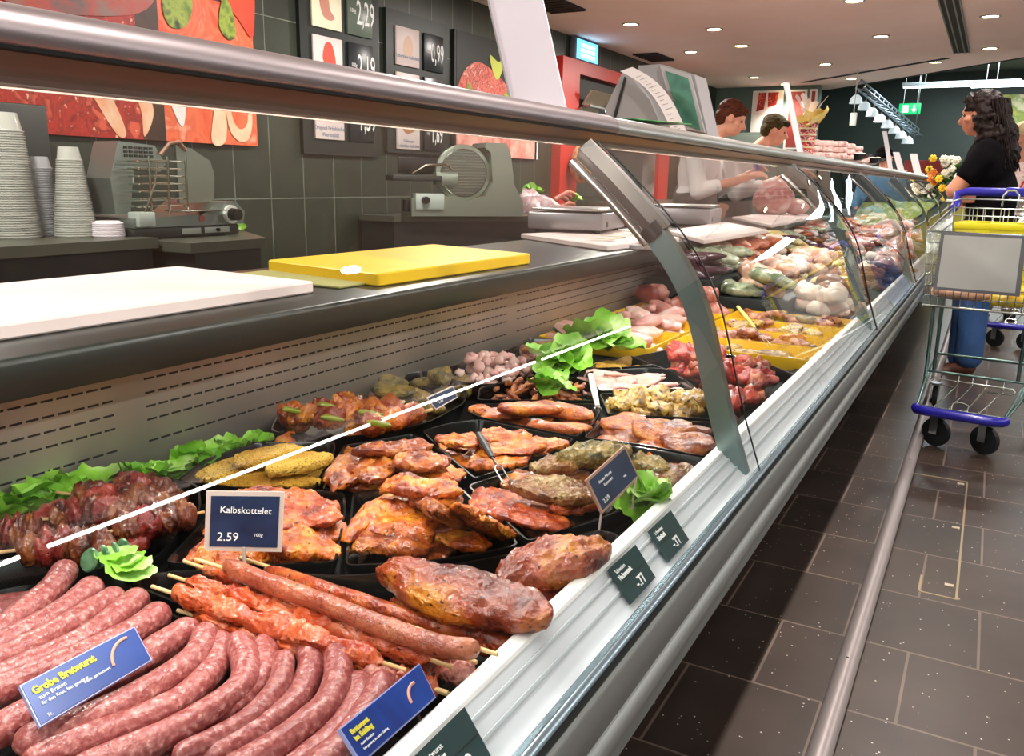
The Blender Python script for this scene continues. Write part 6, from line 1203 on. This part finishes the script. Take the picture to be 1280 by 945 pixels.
# ================================================================ shopping trolleys
chrome=M('trolley_wire','#b9c4c0',.22,.95); cblue=M('trolley_blue','#1d1c8c',.3,coat=.3,cols=['#2a24a0'],scale=3)
def trolley(label,loc,rz):
    T=thing('shopping_trolley',label,'shopping trolley',loc,math.radians(rz)); Z=(0,0,0)
    # local: front at y=0, handle at y=.86
    fw,rw,hb,ht,bb,bt=.205,.262,.60,.905,.50,.985; L_=.80
    fl=lambda t,s,b:V((s*(fw+(rw-fw)*t)*(1-.06*(1-b)),t*L_+.03*(1-b),(hb+(bb-hb)*t)*(1-b)+(ht+(bt-ht)*t)*b))
    mb=MB()
    for b in [0,.14,.28,.42,.56,.70,.85]:
        mb.tube([fl(1,-1,b),fl(0,-1,b),fl(0,1,b),fl(1,1,b)],.0022,6)
    n=22
    for i in range(n+1):
        t=i/n
        for s in (-1,1): mb.tube([fl(t,s,0),fl(t,s,1)],.0019,5)
    for i in range(15): u=-1+2*i/14; mb.tube([fl(0,-1,0).lerp(fl(0,1,0),(u+1)/2),fl(0,-1,1).lerp(fl(0,1,1),(u+1)/2)],.0019,5); mb.tube([fl(0,-1,0).lerp(fl(0,1,0),(u+1)/2),fl(1,-1,0).lerp(fl(1,1,0),(u+1)/2)],.0019,5)
    for t in [.1*i for i in range(1,10)]: mb.tube([fl(t,-1,0),fl(t,1,0)],.002,5)
    for i in range(13): u=i/12; mb.tube([fl(1,-1,0).lerp(fl(1,1,0),u),fl(1,-1,1).lerp(fl(1,1,1),u)],.0019,5)
    mb.build('wire_basket',chrome,T,org=Z,smooth=180)
    MB().tube([fl(1,-1,1),fl(0,-1,1),fl(0,1,1),fl(1,1,1)],.0055,8).build('basket_rim',chrome,T,org=Z,smooth=60)
    MB().tube([fl(0,-1,0),fl(0,1,0)],.005,8).tube([fl(1,-1,0),fl(0,-1,0)],.005,8).tube([fl(1,1,0),fl(0,1,0)],.005,8).build('basket_base_rim',chrome,T,org=Z)
    # child seat loop and dividers
    mb=MB(); 
    for z,yy in ((.99,.60),(.955,.60),(.90,.60)): mb.tube([(-.22,yy,z),(.22,yy,z)],.0028,6)
    for i in range(15): x=-.22+.44*i/14; mb.tube([(x,.60,.99),(x,.62,.78)],.002,5)
    mb.tube([(-.22,.60,.99),(-.225,.58,1.02),(-.20,.58,1.03),(.20,.58,1.03),(.225,.58,1.02),(.22,.60,.99)],.0035,6); mb.build('child_seat',chrome,T,org=Z,smooth=60)
    MB().tube([(-.03,.60,1.0),(-.03,.60,1.05),(-.015,.60,1.07),(.015,.60,1.07),(.03,.60,1.05),(.03,.60,1.0)],.0045,8).build('seat_hook',chrome,T,org=Z,smooth=60)
    # ad panel
    ob=MB(); ob.slab((-.155,-.012,.672),(.155,-.012,.672),(.150,-.020,.905),(-.150,-.020,.905),.008); ob.build('panel_frame',M('panel_frame','#73747a',.4,.4),T,org=Z,smooth=0)
    MB().slab((-.141,-.0135,.684),(.138,-.0135,.684),(.134,-.0215,.893),(-.137,-.0215,.893),.0015).build('panel_sheet',M('panel_sheet','#b4b5b1',.5,cols=['#a9aaa6'],scale=4),T,org=Z,smooth=0)
    # handle
    MB().tube([(-.262,.80,.98),(-.262,.86,1.0),(-.262,.87,1.05),(-.22,.872,1.062),(.22,.872,1.062),(.262,.87,1.05),(.262,.86,1.0),(.262,.80,.98)],.020,12).build('handle',cblue,T,org=Z,smooth=60); MB().bbox(-.06,.06,.85,.895,1.045,1.085,.01).build('coin_lock',cblue,T,org=Z)
    # frame: legs and lower chassis
    mb=MB()
    for s in (-1,1):
        mb.tube([(s*.20,.30,.57),(s*.195,.30,.30),(s*.19,.26,.20),(s*.165,.03,.165)],.0075,8); mb.tube([(s*.165,.30,.57),(s*.165,.30,.28)],.0075,8)
        mb.tube([(s*.258,.80,.60),(s*.25,.80,.25),(s*.20,.30,.20)],.008,8); mb.tube([(s*.19,.30,.26),(s*.162,.02,.170)],.0055,8)
    mb.tube([(-.20,.30,.275),(.20,.30,.275)],.006,8).tube([(-.25,.80,.27),(.25,.80,.27)],.007,8); mb.build('chassis',M('trolley_frame','#6e8a86',.3,.85),T,org=Z,smooth=60)
    mb=MB()
    for x0,x1 in ((-.06,-.10),(-.005,-.045),(.05,.02),(.115,.07)): mb.tube([(x0,.30,.28),(x0,.30,.235),(x0-.003,.27,.222),(x1,.03,.175)],.0028,6)
    mb.tube([(-.16,.29,.245),(-.17,.28,.232),(-.16,.275,.222),(-.07,.275,.220)],.0035,6).tube([(-.16,.29,.245),(.15,.29,.245)],.0035,6).tube([(.15,.29,.245),(.165,.28,.232),(.15,.275,.222),(.06,.275,.220)],.0035,6)
    mb.tube([(-.03,.02,.178),(-.03,.04,.20),(0,.045,.207),(.03,.04,.20),(.03,.02,.178)],.0035,6); mb.tube([(-.15,.015,.178),(.15,.015,.178)],.003,6); mb.build('crate_rack',chrome,T,org=Z,smooth=60)
    MB().tube([(-.168,.035,.160),(-.160,.006,.160),(-.12,-.006,.160),(.12,-.006,.160),(.160,.006,.160),(.168,.035,.160)],.020,12).build('front_bumper',cblue,T,org=Z,smooth=60)
    for (x,y,sw) in ((-.062,.05,68),(.122,.05,62),(-.215,.70,10),(.215,.70,0)):
        Rz=Matrix.Translation((x,y,0))@Matrix.Rotation(math.radians(sw),4,'Z'); off=.022
        w_=MB().tube([(0,0,.135),(0,0,.142)],.025,12).box(-.019,-.016,-.012+off,.022+off,.055,.138).box(.016,.019,-.012+off,.022+off,.055,.138).box(-.019,.019,-.014,.04,.128,.136).xf(Rz).build('caster',M('caster_steel','#9aa09e',.3,.9),T,org=Z)
        MB().lathe([(.045,-.013),(.060,-.011),(.0615,0),(.060,.011),(.045,.013)],(0,off,.0625),24,'x').xf(Rz).build('tyre',M('tyre_black','#15181a',.6),w_,org=Z)
        MB().lathe([(0,-.012),(.046,-.012),(.046,.012),(0,.012)],(0,off,.0625),20,'x').xf(Rz).build('wheel_disc',M('wheel_grey','#4c5856',.5),w_,org=Z)
    return T
ta=trolley('silver wire shopping trolley with blue handle and blank grey front panel beside the counter',(-.014,3.86,0),-8.0)
tb=copy_tree(ta); tb.location=(.21,6.68,0); tb.rotation_euler=(0,0,math.radians(-6)); tb['label']='second shopping trolley behind the first, mostly cut by the right edge'
def incart(u,v,w): # trolley coordinates to the room
    return Matrix.Translation((-.014,3.86,0))@Matrix.Rotation(math.radians(-8),4,'Z')@V((u,v,w))
yb=M('crate_yellow','#d6cc14',.4,cols=['#c8bc10'],scale=6)
c=incart(.05,.455,.60); T=thing('yellow_crate','bright yellow plastic crate standing in the trolley basket','crate',c,math.radians(-8)); Z=(0,0,0)
MB().bbox(-.215,.155,-.12,-.108,.0,.335,.004).bbox(-.215,.155,.10,.112,.0,.335,.004).bbox(-.215,-.203,-.12,.11,.0,.335,.004).bbox(.143,.155,-.12,.11,.0,.335,.004).bbox(-.21,.15,-.115,.105,.0,.01,.002).build('crate_body',yb,T,org=Z)
MB().bbox(-.22,.16,-.126,-.10,.305,.335,.006).build('crate_rim',yb,T,org=Z); MB().box(-.13,-.08,-.124,-.12,.22,.34).box(.02,.07,-.124,-.12,.22,.34).build('crate_rib',yb,T,org=Z)
tag(piece('bread_pack',M('bread_pack','#a87858',.4,coat=.5,cols=['#d0a080','#6e4630'],scale=12),K(.26,.16,.05,lump=.05),1,incart(-.07,.14,.648),.1,(0,0)),'brown wrapped bread lying on the trolley basket floor','bread')
for i,(u,v,w,lb) in enumerate([(.12,.10,.64,'yellow packet at the front of the trolley basket'),(.15,.22,.66,'yellow packet behind the front one in the trolley basket'),(.08,.30,.65,'yellow and white packet in the middle of the trolley basket')]):
    tag(piece('yellow_packet',M('packet_yellow','#d8b010',.35,coat=.5,cols=['#e8d040','#b08a10'],scale=9),K(.18,.09,.05,lump=.05),i,incart(u,v,w),.5-.3*i,(0,0)),lb,'packet')
tag(piece('grocery_bag',M('bag_white','#cfc4c8',.45,cols=['#e8e0e4','#a8989c'],scale=10,bump=.6,bscale=30),K(.24,.16,.16,lump=.2,wr=.12),2,incart(.12,.66,.86),.3,(0,0)),'pale crumpled shopping bag in the child seat of the trolley','bag')
# access hatch frame in the floor tiles
hb=M('hatch_brass','#a89878',.4,.5); T=thing('floor_hatch','thin rectangular access hatch frame set in the floor tiles','floor hatch',(.0,2.95,0)); WL[T.name]=V((0,2.95,0))
q=[P(*p,z=.0) for p in [(1153,706),(1200,728),(1211,602),(1140,588)]]
x0,x1,y0,y1=-.075,.053,2.42,3.49
MB().box(x1-.006,x1,y0,y1,0,.0012).box(-.04,x1,y0-.006,y0,0,.0012).box(-.14,x1,y1-.006,y1,0,.0012).box(-.045,-.039,y0,2.53,0,.0012).build('hatch_frame',hb,T,smooth=0)
for y in (2.50,2.97,3.45): MB().box(x1-.035,x1-.012,y-.008,y+.008,0,.002).build('hatch_catch',M('catch_pale','#c8bca4',.4,.4),T,smooth=0)
# ================================================================ end
for o in list(COL.objects):
    if o.type=='MESH' and o.parent is None and 'label' not in o.keys() and 'kind' not in o.keys(): print('UNTAGGED',o.name)
